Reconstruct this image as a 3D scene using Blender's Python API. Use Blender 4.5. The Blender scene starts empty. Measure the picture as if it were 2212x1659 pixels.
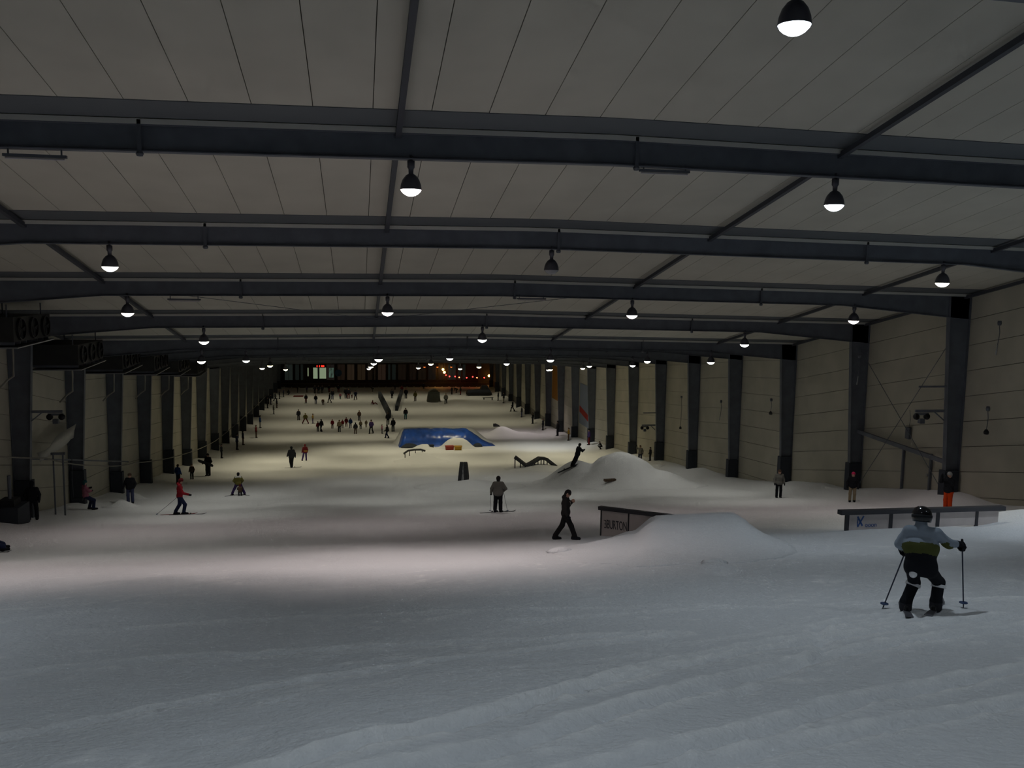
import bpy, math, random
import numpy as np
from mathutils import Vector, Matrix

random.seed(7)
RNG = np.random.default_rng(7)
SC = bpy.context.scene
COL = SC.collection

# ------------------------------------------------------------------ camera, world, exposure
cam_d = bpy.data.cameras.new('camera')
cam = bpy.data.objects.new('camera', cam_d)
COL.objects.link(cam)
cam_d.sensor_fit = 'HORIZONTAL'
cam_d.sensor_width = 36.0
cam_d.lens = 1877.2 / 2212 * 36.0
cam_d.clip_end = 600
cam.location = (0, 0, 0)
cam.rotation_euler = (Matrix.Rotation(-0.17625, 3, 'Z') @ Matrix.Rotation(math.pi / 2 - 0.11066, 3, 'X')
                      @ Matrix.Rotation(0.01615, 3, 'Z')).to_euler()
SC.camera = cam

w = bpy.data.worlds.new('hall_air')
SC.world = w
w.use_nodes = True
w.node_tree.nodes['Background'].inputs[0].default_value = (0.01, 0.01, 0.012, 1)
w.node_tree.nodes['Background'].inputs[1].default_value = 0.05

SC.view_settings.view_transform = 'Standard'
SC.view_settings.look = 'None'
SC.view_settings.gamma = 1.0
SC.view_settings.use_curve_mapping = False
SC.view_settings.exposure = 0.12
SC.cycles.use_denoising = True
SC.cycles.max_bounces = 3
SC.cycles.diffuse_bounces = 3
SC.cycles.use_adaptive_sampling = True
SC.cycles.adaptive_threshold = 0.08
SC.cycles.adaptive_min_samples = 16
SC.cycles.glossy_bounces = 2
SC.cycles.sample_clamp_indirect = 4.0
SC.cycles.caustics_reflective = False
SC.cycles.caustics_refractive = False

SPOT_W = 800.0      # reflector beam of one lamp
BOWL_L = 13.0        # radiance of one glass bowl

# ------------------------------------------------------------------ hall dimensions
XL, XR, XC = -16.25, 28.08, 5.91
Y1, BAY = 20.306, 8.0
YEND = 184.5
def fy(n):
    return Y1 + BAY * (n - 1)

YP = np.array([-16, 0, 9, 20, 30, 36.3, 44.3, 52.3, 60.3, 68.3, 76.3, 84.3, 92.3, 100.3, 108, 116, 124, 132, 140, 160, 192.])
ZP = np.array([2.1, -1.72, -3.85, -6.4, -8.82, -9.98, -11.5, -12.95, -14.25, -15.33, -16.3, -17.25, -18.2, -18.95, -19.5,
               -20.2, -20.65, -21.0, -21.15, -21.25, -21.3])
def base_z(y):
    y = np.asarray(y, float)
    d = np.diff(ZP) / np.diff(YP)
    m = np.r_[d[0], (d[1:] + d[:-1]) / 2, d[-1]]
    i = np.clip(np.searchsorted(YP, y) - 1, 0, len(YP) - 2)
    h = YP[i + 1] - YP[i]
    t = np.clip((y - YP[i]) / h, 0, 1)
    return ((2 * t**3 - 3 * t**2 + 1) * ZP[i] + (t**3 - 2 * t * t + t) * h * m[i]
            + (-2 * t**3 + 3 * t * t) * ZP[i + 1] + (t**3 - t * t) * h * m[i + 1])

_CN = [6, 7, 8, 9, 10, 11, 12, 13, 14, 15, 16, 17, 30]
_CZ = [-3.63, -4.63, -5.43, -6.38, -7.28, -8.08, -8.3, -8.45, -8.6, -8.6, -8.6, -8.6, -8.6]
def ridge_z(y):
    y = np.asarray(y, float)
    lin = 3.5957 - 0.2054 * (y - Y1)
    far = np.interp(y, [fy(5)] + [fy(n) for n in _CN], [3.5957 - 0.2054 * (fy(5) - Y1)] + _CZ)
    return np.where(y <= fy(5), lin, far)
def ceil_z(x, y):
    return ridge_z(y) - 0.0128 * np.abs(np.asarray(x) - XC)

# ------------------------------------------------------------------ value noise
_NT = RNG.random((256, 256))
def vnoise(x, y):
    x = np.asarray(x, float); y = np.asarray(y, float)
    xi = np.floor(x).astype(int); yi = np.floor(y).astype(int)
    fx = x - xi; fyy = y - yi
    fx = fx * fx * (3 - 2 * fx); fyy = fyy * fyy * (3 - 2 * fyy)
    g = lambda a, b: _NT[a & 255, b & 255]
    return ((g(xi, yi) * (1 - fx) + g(xi + 1, yi) * fx) * (1 - fyy)
            + (g(xi, yi + 1) * (1 - fx) + g(xi + 1, yi + 1) * fx) * fyy) - 0.5
def sstep(a, b, x):
    t = np.clip((np.asarray(x, float) - a) / (b - a), 0, 1)
    return t * t * (3 - 2 * t)

# ski tracks in the foreground: arcs (points x,y), width, depth
def _track(pts, n=60):
    pts = np.array(pts, float)
    s = np.linspace(0, len(pts) - 1, n)
    i = np.clip(s.astype(int), 0, len(pts) - 2); t = (s - i)[:, None]
    p0 = pts[np.clip(i - 1, 0, None)]; p1 = pts[i]; p2 = pts[i + 1]; p3 = pts[np.clip(i + 2, None, len(pts) - 1)]
    return 0.5 * (2 * p1 + (p2 - p0) * t + (2 * p0 - 5 * p1 + 4 * p2 - p3) * t**2 + (3 * p1 - p0 - 3 * p2 + p3) * t**3)
TRACKS = []
def _mk_tracks():
    r = random.Random(3)
    base = [
        ([(-1.6, 4.6), (0.3, 5.6), (2.2, 6.9), (4.6, 8.0), (7.5, 8.7)], .10, .05),
        ([(-0.9, 4.4), (0.8, 5.2), (2.6, 6.3), (5.0, 7.5), (8.0, 8.2)], .12, .06),
        ([(-1.0, 4.9), (0.9, 6.0), (2.6, 7.3), (4.9, 8.4), (7.0, 9.2)], .07, .035),
        ([(0.6, 4.4), (2.4, 5.1), (4.4, 5.9), (7.0, 6.4)], .10, .05),
        ([(1.4, 4.4), (3.0, 4.9), (5.2, 5.4), (7.6, 5.6)], .09, .045),
        ([(-2.6, 6.5), (-0.6, 7.6), (1.5, 8.4), (3.5, 8.8)], .08, .03),
        ([(-4.4, 8.4), (-2.0, 9.0), (0.5, 9.2), (3.2, 9.0)], .10, .03),
        ([(3.0, 6.2), (4.4, 7.4), (5.2, 8.8), (6.6, 9.5)], .07, .035),
        ([(2.0, 10.5), (4.5, 10.6), (7.5, 10.2), (9.5, 9.4)], .08, .03),
        ([(-3.5, 11), (-0.5, 11.6), (2.5, 11.4), (5, 10.8)], .08, .025)]
    for pts, wd, dp in base:
        TRACKS.append((_track(pts), wd, dp))
    for i in range(44):
        x, y = r.uniform(-6, 9), r.uniform(4.4, 17)
        a = r.uniform(0.15, 0.75)
        L = r.uniform(1.0, 3.0); c = r.uniform(-.25, .25)
        pts = [(x + L * t * math.cos(a + c * t), y + L * t * math.sin(a + c * t)) for t in (0, .5, 1, 1.5)]
        TRACKS.append((_track(pts, 24), r.uniform(.03, .06), r.uniform(.008, .02)))
_mk_tracks()

def detail_z(x, y):
    """relief of the snow surface on top of the slope profile"""
    near = np.clip(1.2 - y / 60, 0.25, 1)
    z = 0.10 * vnoise(x * .35, y * .30) + 0.05 * vnoise(x * 1.1 + 7, y * .9) * near
    z = z + near * (0.026 * vnoise(x * 2.6, y * 2.9 + 3) + 0.018 * vnoise(x * 6.3, y * 7.1) + 0.010 * vnoise(x * 14, y * 17))
    # shallow drifts along both walls
    z = z + 0.45 * sstep(XR - 3.0, XR, x) * (1 + vnoise(x * .6, y * .33)) + 0.25 * sstep(XL + 2.2, XL, x) * (1 + 1.4 * vnoise(x * .7, y * .4))
    # bank on the right by the nearest rail
    z = z + 0.55 * np.exp(-((x - 22.5) / 2.6)**2 - ((y - 25.0) / 3.0)**2)
    z = z + 0.20 * np.exp(-((x - 16.5) / 2.6)**2 - ((y - 22.6) / 1.6)**2)
    # small hollow and crumbled edge beside the kicker
    z = z - 0.16 * np.exp(-((x - 6.75) / .28)**2 - ((y - 14.6) / .35)**2) + 0.12 * np.exp(-((x - 6.8) / .35)**2 - ((y - 15.4) / .35)**2)
    return z
def track_z(x, y):
    z = np.zeros_like(x); loose = np.zeros_like(x)
    for pts, wd, dp in TRACKS:
        x0, y0 = pts.min(0) - .6; x1, y1 = pts.max(0) + .6
        m = (x > x0) & (x < x1) & (y > y0) & (y < y1)
        if not m.any():
            continue
        px, py = x[m], y[m]
        d2 = np.full(px.shape, 9.)
        for a, b in pts:
            d2 = np.minimum(d2, (px - a)**2 + (py - b)**2)
        d = np.sqrt(d2)
        dp = dp * 1.25
        rag = .62 + .8 * vnoise(px * .9 + 11, py * .9) + .7 * vnoise(px * 9, py * 9 + 5) + .5 * vnoise(px * 19, py * 19)
        berm = np.exp(-((d - wd * 1.6) / (wd * .55))**2) * np.clip(rag, 0, 1.3)
        z[m] += -dp * np.exp(-(d / wd)**2) + dp * .55 * berm
        loose[m] = np.maximum(loose[m], np.clip(dp * 22, .3, 1) * np.clip(berm, 0, 1))
    crumb = np.clip((vnoise(x * 5.1 + 3, y * 5.3) + .5 * vnoise(x * 13, y * 13)) * 3 - .75, 0, 1) * np.clip(vnoise(x * .8, y * .9 + 9) * 4, 0, 1)
    loose = np.maximum(loose, crumb * .75)
    return z + .007 * crumb, loose
def ground(x, y):
    x = np.asarray(x, float); y = np.asarray(y, float)
    return base_z(y) + detail_z(x, y)
def gz(x, y):
    return float(ground(np.array([x]), np.array([y]))[0])

# ------------------------------------------------------------------ materials
MATS = {}
def mat(name, col, rough=.7, metal=0., bump=0., bscale=20., spec=.3, var=0., vscale=3., emit=None, estr=0.):
    if name in MATS:
        return MATS[name]
    m = bpy.data.materials.new(name)
    m.use_nodes = True
    nt = m.node_tree
    b = nt.nodes['Principled BSDF']
    b.inputs['Base Color'].default_value = (*col, 1)
    b.inputs['Roughness'].default_value = rough
    b.inputs['Metallic'].default_value = metal
    b.inputs['Specular IOR Level'].default_value = spec
    if var or bump:
        tc = nt.nodes.new('ShaderNodeTexCoord')
        if var:
            n = nt.nodes.new('ShaderNodeTexNoise'); n.inputs['Scale'].default_value = vscale; n.inputs['Detail'].default_value = 2
            nt.links.new(tc.outputs['Object'], n.inputs['Vector'])
            r = nt.nodes.new('ShaderNodeMapRange')
            r.inputs['From Min'].default_value = .3; r.inputs['From Max'].default_value = .7
            r.inputs['To Min'].default_value = 1 - var; r.inputs['To Max'].default_value = 1 + var
            nt.links.new(n.outputs['Fac'], r.inputs['Value'])
            mx = nt.nodes.new('ShaderNodeVectorMath'); mx.operation = 'SCALE'
            mx.inputs[0].default_value = col
            nt.links.new(r.outputs['Result'], mx.inputs['Scale'])
            nt.links.new(mx.outputs['Vector'], b.inputs['Base Color'])
        if bump:
            n2 = nt.nodes.new('ShaderNodeTexNoise'); n2.inputs['Scale'].default_value = bscale; n2.inputs['Detail'].default_value = 2
            nt.links.new(tc.outputs['Object'], n2.inputs['Vector'])
            bp = nt.nodes.new('ShaderNodeBump'); bp.inputs['Strength'].default_value = bump; bp.inputs['Distance'].default_value = .05
            nt.links.new(n2.outputs['Fac'], bp.inputs['Height'])
            nt.links.new(bp.outputs['Normal'], b.inputs['Normal'])
    if emit:
        b.inputs['Emission Color'].default_value = (*emit, 1)
        b.inputs['Emission Strength'].default_value = estr
    MATS[name] = m
    return m
def cloth(c):
    return mat('cloth_%02x%02x%02x' % tuple(int(v * 255) for v in c), c, .85, spec=.15)

M_SNOW = mat('snow', (.78, .79, .81), .9, bump=.55, bscale=16, spec=.1)
def _snow_colour(m):      # packed snow is a little darker than the loose snow thrown up beside ski tracks
    nt = m.node_tree; b_ = nt.nodes['Principled BSDF']
    at = nt.nodes.new('ShaderNodeAttribute'); at.attribute_name = 'loose'
    mx = nt.nodes.new('ShaderNodeMix'); mx.data_type = 'RGBA'
    mx.inputs[6].default_value = (.745, .76, .785, 1); mx.inputs[7].default_value = (.97, .97, .97, 1)
    nt.links.new(at.outputs['Fac'], mx.inputs[0]); nt.links.new(mx.outputs[2], b_.inputs['Base Color'])
_snow_colour(M_SNOW)
M_PANEL = mat('roof_panel', (.48, .465, .405), .75, var=.06, vscale=.6, spec=.2)
M_WALL = mat('wall_panel', (.44, .42, .35), .75, var=.08, vscale=.7, spec=.2)
M_DARKVOID = mat('panel_joint', (.24, .23, .20), .9)
M_STEEL = mat('painted_steel', (.115, .127, .152), .6, var=.12, vscale=2)
M_STEEL2 = mat('painted_steel_worn', (.09, .10, .12), .55, var=.15, vscale=2)
M_PACK = mat('packer', (.55, .55, .51), .7)
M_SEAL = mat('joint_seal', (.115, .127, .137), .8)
M_STRUT = mat('strut_steel', (.05, .055, .068), .6)
M_GALV = mat('galvanised', (.34, .35, .36), .4, metal=.6)
M_BLACK = mat('black_plastic', (.012, .012, .014), .45)
M_BLACKM = mat('black_matte', (.016, .017, .02), .8)
M_HOUSING = mat('lamp_housing', (.10, .10, .12), .4, metal=.5)
M_DEAD = mat('lamp_glass_unlit', (.30, .31, .33), .2)
M_WHITE = mat('white_sheet', (.58, .52, .50), .6, var=.05)
M_REFLECT = mat('reflective_tape', (.95, .95, .97), .3)
M_SKIN = mat('skin', (.45, .27, .20), .6)
M_EYE = mat('dark_eye', (.02, .015, .01), .3)
M_PAD = mat('padding', (.03, .036, .048), .75)
M_ROPE = mat('rope', (.22, .21, .18), .8)
M_WOOD = mat('brown_board', (.10, .065, .04), .7, var=.2, vscale=2)
M_LODGE = mat('lodge_wall', (.045, .032, .025), .8, var=.2, vscale=.5)

# ------------------------------------------------------------------ mesh helpers
class MB:
    def __init__(s):
        s.v = []; s.f = []
    def add(s, vs, fs):
        o = len(s.v)
        s.v += [tuple(map(float, v)) for v in vs]
        s.f += [tuple(o + i for i in f) for f in fs]
        return s
    def hexa(s, c):          # 8 corners: bottom ring 0-3, top ring 4-7
        return s.add(c, [(0, 3, 2, 1), (4, 5, 6, 7), (0, 1, 5, 4), (1, 2, 6, 5), (2, 3, 7, 6), (3, 0, 4, 7)])
    def box(s, x0, x1, y0, y1, z0, z1):
        return s.hexa([(x0, y0, z0), (x1, y0, z0), (x1, y1, z0), (x0, y1, z0), (x0, y0, z1), (x1, y0, z1), (x1, y1, z1), (x0, y1, z1)])
    def beam(s, a, b, wd, ht=None, up=(0, 0, 1)):    # rectangular bar a->b
        ht = wd if ht is None else ht
        a = Vector(a); b = Vector(b); d = (b - a).normalized(); u = Vector(up)
        if abs(d.dot(u)) > .98:
            u = Vector((0, 1, 0))
        r = d.cross(u).normalized(); u = r.cross(d).normalized()
        q = []
        for p in (a, b):
            q += [p - r * wd / 2 - u * ht / 2, p + r * wd / 2 - u * ht / 2, p + r * wd / 2 + u * ht / 2, p - r * wd / 2 + u * ht / 2]
        return s.add(q, [(0, 1, 2, 3), (7, 6, 5, 4), (0, 4, 5, 1), (1, 5, 6, 2), (2, 6, 7, 3), (3, 7, 4, 0)])
    def tube(s, pts, r, n=8):
        pts = [Vector(p) for p in pts]
        rs = r if isinstance(r, (list, tuple)) else [r] * len(pts)
        vs = []; fs = []
        for i, p in enumerate(pts):
            d = (pts[min(i + 1, len(pts) - 1)] - pts[max(i - 1, 0)]).normalized()
            u = Vector((0, 0, 1)) if abs(d.z) < .95 else Vector((0, 1, 0))
            a = d.cross(u).normalized(); c = a.cross(d)
            for k in range(n):
                t = 2 * math.pi * k / n
                vs.append(p + (a * math.cos(t) + c * math.sin(t)) * rs[i])
        for i in range(len(pts) - 1):
            for k in range(n):
                fs.append((i * n + k, i * n + (k + 1) % n, (i + 1) * n + (k + 1) % n, (i + 1) * n + k))
        fs.append(tuple(range(n))[::-1]); fs.append(tuple((len(pts) - 1) * n + k for k in range(n)))
        return s.add(vs, fs)
    def lathe(s, prof, n=20, c=(0, 0, 0)):           # prof: (r,z)
        vs = []; fs = []
        for r, z in prof:
            for k in range(n):
                t = 2 * math.pi * k / n
                vs.append((c[0] + r * math.cos(t), c[1] + r * math.sin(t), c[2] + z))
        for i in range(len(prof) - 1):
            for k in range(n):
                fs.append((i * n + k, i * n + (k + 1) % n, (i + 1) * n + (k + 1) % n, (i + 1) * n + k))
        return s.add(vs, fs)
    def poly(s, pts, thick_vec):                     # extruded polygon
        t = Vector(thick_vec); n = len(pts)
        vs = [Vector(p) - t / 2 for p in pts] + [Vector(p) + t / 2 for p in pts]
        fs = [tuple(range(n))[::-1], tuple(range(n, 2 * n))] + [(i, (i + 1) % n, n + (i + 1) % n, n + i) for i in range(n)]
        return s.add(vs, fs)
    def mesh(s, name, m, smooth=False):
        me = bpy.data.meshes.new(name)
        me.from_pydata(s.v, [], s.f)
        me.validate(); me.update()
        me.materials.append(m)
        if smooth:
            me.polygons.foreach_set('use_smooth', [True] * len(me.polygons))
        return me
    def obj(s, name, m, parent=None, smooth=False, loc=None):
        return link(name, s.mesh(name, m, smooth), parent, loc)

def link(name, me, parent=None, loc=None):
    o = bpy.data.objects.new(name, me)
    COL.objects.link(o)
    if parent is not None:
        o.parent = parent
    if loc is not None:
        o.location = loc
    return o
def tag(o, label, cat, group=None):
    o['label'] = label; o['category'] = cat
    if group:
        o['group'] = group
    return o
def thing(name, label, cat, loc=(0, 0, 0), rz=0, group=None):
    o = bpy.data.objects.new(name, None)
    o.empty_display_size = .2
    COL.objects.link(o)
    o.location = loc; o.rotation_euler = (0, 0, rz)
    return tag(o, label, cat, group)
def structure(o):
    o['kind'] = 'structure'
    return o
def grid_mesh(name, xs, ys, Z, m, smooth=True):
    nx, ny = len(xs), len(ys)
    X, Yg = np.meshgrid(xs, ys)
    v = np.stack([X, Yg, Z], -1).reshape(-1, 3)
    i = np.arange(ny - 1)[:, None] * nx + np.arange(nx - 1)[None, :]
    q = np.stack([i, i + 1, i + nx + 1, i + nx], -1).reshape(-1, 4)
    me = bpy.data.meshes.new(name)
    me.from_pydata(v.tolist(), [], q.tolist())
    me.update()
    me.materials.append(m)
    me.polygons.foreach_set('use_smooth', [smooth] * len(me.polygons))
    return me

# ------------------------------------------------------------------ floor: the snow slope
xs = np.r_[np.arange(XL - .2, -7, .35), np.arange(-7, 12, .085), np.arange(12, XR + .3, .3)]
ys = np.r_[np.arange(-14.5, 3.6, .7), np.arange(3.6, 12, .06), np.arange(12, 19, .11), np.arange(19, 34, .25), np.arange(34, 70, .7), np.arange(70, YEND + 2, 1.6)]
Xg, Yg = np.meshgrid(xs, ys)
Zg = ground(Xg, Yg)
near = ys < 20
_tz, _loose = track_z(Xg[near], Yg[near])
Zg[near] += _tz
floor = structure(link('floor', grid_mesh('floor', xs, ys, Zg, M_SNOW)))
_la = np.zeros(Zg.shape); _la[near] = _loose
floor.data.attributes.new('loose', 'FLOAT', 'POINT').data.foreach_set('value', _la.ravel().astype(np.float32))
floor['label'] = 'packed snow slope running down the hall'

# ------------------------------------------------------------------ ceiling of long sheet panels
NF = list(range(-3, 22))
FY = [fy(n) for n in NF] + [YEND + 1]
SEAMX = [XL] + [0.33 + 1.25 * k for k in range(-13, 23)] + [XR]
SEAMX = sorted(x for x in SEAMX if XL <= x <= XR)
b = MB()
for i in range(len(FY) - 1):
    for xa, xb in ((XL - .3, XC), (XC, XR + .3)):
        q = [(x, y, float(ceil_z(x, y)) + dz) for dz in (.09, .2) for x, y in ((xa, FY[i]), (xb, FY[i]), (xb, FY[i + 1]), (xa, FY[i + 1]))]
        b.hexa(q)
ceiling = structure(b.obj('ceiling', M_DARKVOID))
ceiling['label'] = 'pale sheet-panel ceiling following the slope'
def roof_panel(mb, xa, xb, ya, yb):
    g = .009
    xa += g; xb -= g; ya += .004; yb -= .004
    q = [(x, y, float(ceil_z(x, y)) + dz) for dz in (0, .085) for x, y in ((xa, ya), (xb, ya), (xb, yb), (xa, yb))]
    mb.hexa(q)
far = MB()
for i in range(len(FY) - 1):
    n = NF[i]
    for j in range(len(SEAMX) - 1):
        if SEAMX[j + 1] - SEAMX[j] < .1:
            continue
        if 0 <= n <= 6:
            mb = MB(); roof_panel(mb, SEAMX[j], SEAMX[j + 1], FY[i], FY[i + 1])
            mb.obj('ceiling_panel', M_PANEL, ceiling)
        else:
            roof_panel(far, SEAMX[j], SEAMX[j + 1], FY[i], FY[i + 1])
fp = far.obj('ceiling_panel_field', M_PANEL, ceiling)
fp['kind'] = 'stuff'

# ------------------------------------------------------------------ walls of horizontal panels
def side_wall(name, x, s, label):
    mb = MB()
    ylist = FY
    for i in range(len(ylist) - 1):
        ya, yb = ylist[i], ylist[i + 1]
        for_z = lambda y: (float(ceil_z(x, y)) + .25, float(base_z(y)) - 1.2)
        (ta, ba), (tb, bb) = for_z(ya), for_z(yb)
        xo = x + s * .35; xi = x + s * .09
        mb.hexa([(xi, ya, ba), (xo, ya, ba), (xo, yb, bb), (xi, yb, bb), (xi, ya, ta), (xo, ya, ta), (xo, yb, tb), (xi, yb, tb)])
    wobj = structure(mb.obj(name, M_DARKVOID))
    wobj['label'] = label
    stuff = MB()
    H = 1.2
    for i in range(len(ylist) - 1):
        n = NF[i]; ya, yb = ylist[i] + .01, ylist[i + 1] - .01
        for k in range(9):
            t0, t1 = k * H + .012, (k + 1) * H - .012
            za, zb = float(ceil_z(x, ya)), float(ceil_z(x, yb))
            xi = x; xo = x + s * .085
            c = [(xi, ya, za - t1), (xo, ya, za - t1), (xo, yb, zb - t1), (xi, yb, zb - t1),
                 (xi, ya, za - t0), (xo, ya, za - t0), (xo, yb, zb - t0), (xi, yb, zb - t0)]
            if 2 <= n <= 10:
                m1 = MB().hexa(c); m1.obj('wall_panel', M_WALL, wobj)
            else:
                stuff.hexa(c)
    so = stuff.obj('wall_panel_field', M_WALL, wobj); so['kind'] = 'stuff'
side_wall('wall_right', XR, 1, 'pale right wall of long horizontal panels')
side_wall('wall_left', XL, -1, 'shadowed left wall of long horizontal panels')
structure(MB().box(XL - .4, XR + .4, -14.6, -14.2, 0, 12).obj('wall_back', M_WALL))
wf = structure(MB().box(XL - .4, XR + .4, YEND, YEND + .4, -22.5, -10.5).obj('wall_front', M_LODGE))

# ------------------------------------------------------------------ portal frames
ORD = ['', 'nearest', 'second nearest', 'third nearest', 'fourth nearest', 'fifth nearest', 'sixth nearest', 'seventh nearest',
       'eighth nearest', 'ninth nearest', 'tenth nearest', 'eleventh nearest', 'twelfth nearest', 'thirteenth nearest', 'fourteenth nearest', 'fifteenth nearest',
       'sixteenth nearest', 'seventeenth nearest', 'eighteenth nearest', 'nineteenth nearest', 'twentieth nearest', 'farthest']
def rafter_mesh(y):
    mb = MB()
    def zt(x): return float(ceil_z(x, y)) - .11
    def depth(x):
        e = min(x - XL, XR - x)
        return .58 + .5 * (1 - min(e, 6.5) / 6.5)
    st = [XL + .02, XL + 3.2, XL + 6.5, XC, XR - 6.5, XR - 3.2, XR - .02]
    for xa, xb in zip(st[:-1], st[1:]):
        ta, tb = zt(xa), zt(xb); da, db = depth(xa), depth(xb)
        for (w2, o0a, o0b, o1a, o1b) in ((.012, -.02, -.02, -da + .02, -db + .02), (.13, 0, 0, -.025, -.025), (.13, -da + .025, -db + .025, -da, -db)):
            mb.hexa([(xa, y - w2, ta + o1a), (xb, y - w2, tb + o1b), (xb, y + w2, tb + o1b), (xa, y + w2, ta + o1a),
                     (xa, y - w2, ta + o0a), (xb, y - w2, tb + o0b), (xb, y + w2, tb + o0b), (xa, y + w2, ta + o0a)])
    return mb
def column_mesh(y, x, s):    # s=-1: right-hand column (web reaches inwards to -x)
    mb = MB()
    zt = float(ceil_z(x, y)) - .05; zb = float(base_z(y)) - .6
    wt, wb = 1.12, .62
    for a, c, yw in ((.03, .03, None), (0, .03, .13), (-1, -1, .13)):
        if yw is None:
            o0, o1, yw = (0, 0), (wt, wb), .012
        elif a == 0:
            o0, o1 = (0, 0), (.03, .03)
        else:
            o0, o1 = (wt - .03, wb - .03), (wt, wb)
        q = []
        for z, k in ((zb, 1), (zt, 0)):
            xa = x + s * o0[k]; xb = x + s * o1[k]
            q += [(xa, y - yw, z), (xb, y - yw, z), (xb, y + yw, z), (xa, y + yw, z)]
        mb.hexa(q)
    return mb
for n in NF:
    y = fy(n)
    if n < 1:
        lab, grp = 'dark steel portal frame out of the picture, ' + {0: 'just ahead and above the top edge', -1: 'almost overhead', -2: 'just behind the viewer', -3: 'at the very top of the slope'}[n], 'frames out of view'
    else:
        lab, grp = f'dark steel portal frame with haunched roof beam, {ORD[n]} of those in view', 'steel portal frames'
    f = thing('portal_frame', lab, 'steel frame', (0, 0, 0), 0, grp)
    raf = rafter_mesh(y).obj('rafter', M_STEEL, f)
    pk = MB()
    for xa, xb in ((XL + .02, XC), (XC, XR - .02)):
        za, zb = float(ceil_z(xa, y)), float(ceil_z(xb, y))
        pk.hexa([(xa, y - .15, za - .115), (xb, y - .15, zb - .115), (xb, y + .15, zb - .115), (xa, y + .15, za - .115),
                 (xa, y - .15, za - .004), (xb, y - .15, zb - .004), (xb, y + .15, zb - .004), (xa, y + .15, za - .004)])
    pk.obj('packer_strip', M_PACK, raf)['label'] = 'pale packing strip on top of the rafter'
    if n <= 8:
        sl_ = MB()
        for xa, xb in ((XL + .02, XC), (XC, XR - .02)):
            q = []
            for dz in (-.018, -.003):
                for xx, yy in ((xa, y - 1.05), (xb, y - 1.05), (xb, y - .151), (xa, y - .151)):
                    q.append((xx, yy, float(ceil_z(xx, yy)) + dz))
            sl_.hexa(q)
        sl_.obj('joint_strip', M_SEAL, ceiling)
    for x, s in ((XR, -1), (XL, 1)):
        colm = column_mesh(y, x + (0.02 * s), s).obj('column', M_STEEL, f)
        zb = float(base_z(y)) - .3
        if n >= 2:
            hp = 1.7 + .25 * ((n * 7) % 3)
            MB().box(x + s * .12, x + s * .86, y - .24, y + .2, zb, zb + .3 + hp).obj('column_pad', M_PAD, colm)
    if n >= 1 and n <= 9:
        for bx in (-4.6, 6.5, 17.6):
            zt = float(ceil_z(bx, y))
            mb = MB().box(bx - .04, bx + .04, y - .15, y - .11, zt - .72, zt - .02)
            mb.lathe([(0, -.06), (.06, -.05), (.085, 0), (.06, .05), (0, .06)], 8, (bx, y - .12, zt - .74))
            mb.obj('hanger_bracket', M_STEEL2, raf)

# struts along the roof
for x, lab in ((XL + .35, 'long dark eave strut running along the top of the left wall'),
               (-9.75, 'long dark roof strut left of the centre, running down the ceiling'),
               (0.91, 'long dark roof strut near the centre, running straight down the ceiling'),
               (11.77, 'long dark roof strut right of centre, crossing the near ceiling diagonally'),
               (22.6, 'long dark roof strut closest to the right wall'),
               (XR - .3, 'long dark eave strut running along the top of the right wall')):
    t = thing('roof_strut', lab, 'strut', (0, 0, 0), 0, 'longitudinal roof struts')
    for i in range(len(FY) - 2):
        if NF[i] > 12 or NF[i] < -1:
            continue
        a = (x, FY[i] + .02, float(ceil_z(x, FY[i])) - .16); c = (x, FY[i + 1] - .02, float(ceil_z(x, FY[i + 1])) - .16)
        MB().beam(a, c, .13, .13).obj('strut_length', M_STRUT, t)

# diagonal roof bracing seen between the third and fourth beams
for xa, xb, lab in ((-9.6, 0.9, 'thin diagonal roof brace behind the third beam, left'), (11.7, 0.95, 'thin diagonal roof brace behind the third beam, right of the centre strut')):
    a = (xa, fy(3) + .15, float(ceil_z(xa, fy(3))) - .3); c = (xb, fy(4) - .15, float(ceil_z(xb, fy(4))) - .3)
    tag(MB().beam(a, c, .09, .02).obj('roof_brace', M_STEEL2), lab, 'brace', 'roof bracing rods')

# ------------------------------------------------------------------ lamps
def bowl_mat(key, c, l):
    return mat('lamp_glass_' + key, (.8, .8, .8), .3, emit=c, estr=l)
LAMPC = {'w': (1.0, .98, .88), 'p': (1.0, .86, .82), 'b': (.80, .91, 1.0), 'y': (1.0, .89, .60)}
HOUSE = MB()
HOUSE.lathe([(0, .02), (.035, .02), (.035, -.10), (.085, -.11), (.085, -.26), (.06, -.30), (.055, -.40), (.12, -.44), (.19, -.53), (.23, -.64), (.245, -.74), (.25, -.76), (.235, -.76), (.22, -.66), (.16, -.5), (0, -.46)], 24)
ME_HOUSE = HOUSE.mesh('lamp_housing', M_HOUSING, True)
BOWL = [(.238, -.755), (.215, -.80), (.165, -.85), (.10, -.888), (.04, -.905), (0, -.908)]
ME_BOWL = {}
for k, c in LAMPC.items():
    for near_row in (0, 1):
        bm_ = bowl_mat(k + '_%d' % near_row, c, BOWL_L)
        bm_.cycles.emission_sampling = 'NONE'
        ME_BOWL[k + '_%d' % near_row] = MB().lathe(BOWL, 16).mesh('lamp_glass', bm_, True)
ME_BOWL['off'] = MB().lathe(BOWL, 24).mesh('lamp_glass', M_DEAD, True)
def lamp_light(c, e):
    L = bpy.data.lights.new('lamp_light', 'SPOT')
    L.energy = SPOT_W * e; L.color = c; L.spot_size = math.radians(104); L.spot_blend = 1.0; L.shadow_soft_size = .2
    return L
P4 = ['far left', 'beside the centre strut', 'beside the right strut', 'far right']
P3 = ['left third', 'middle', 'right third']
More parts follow.
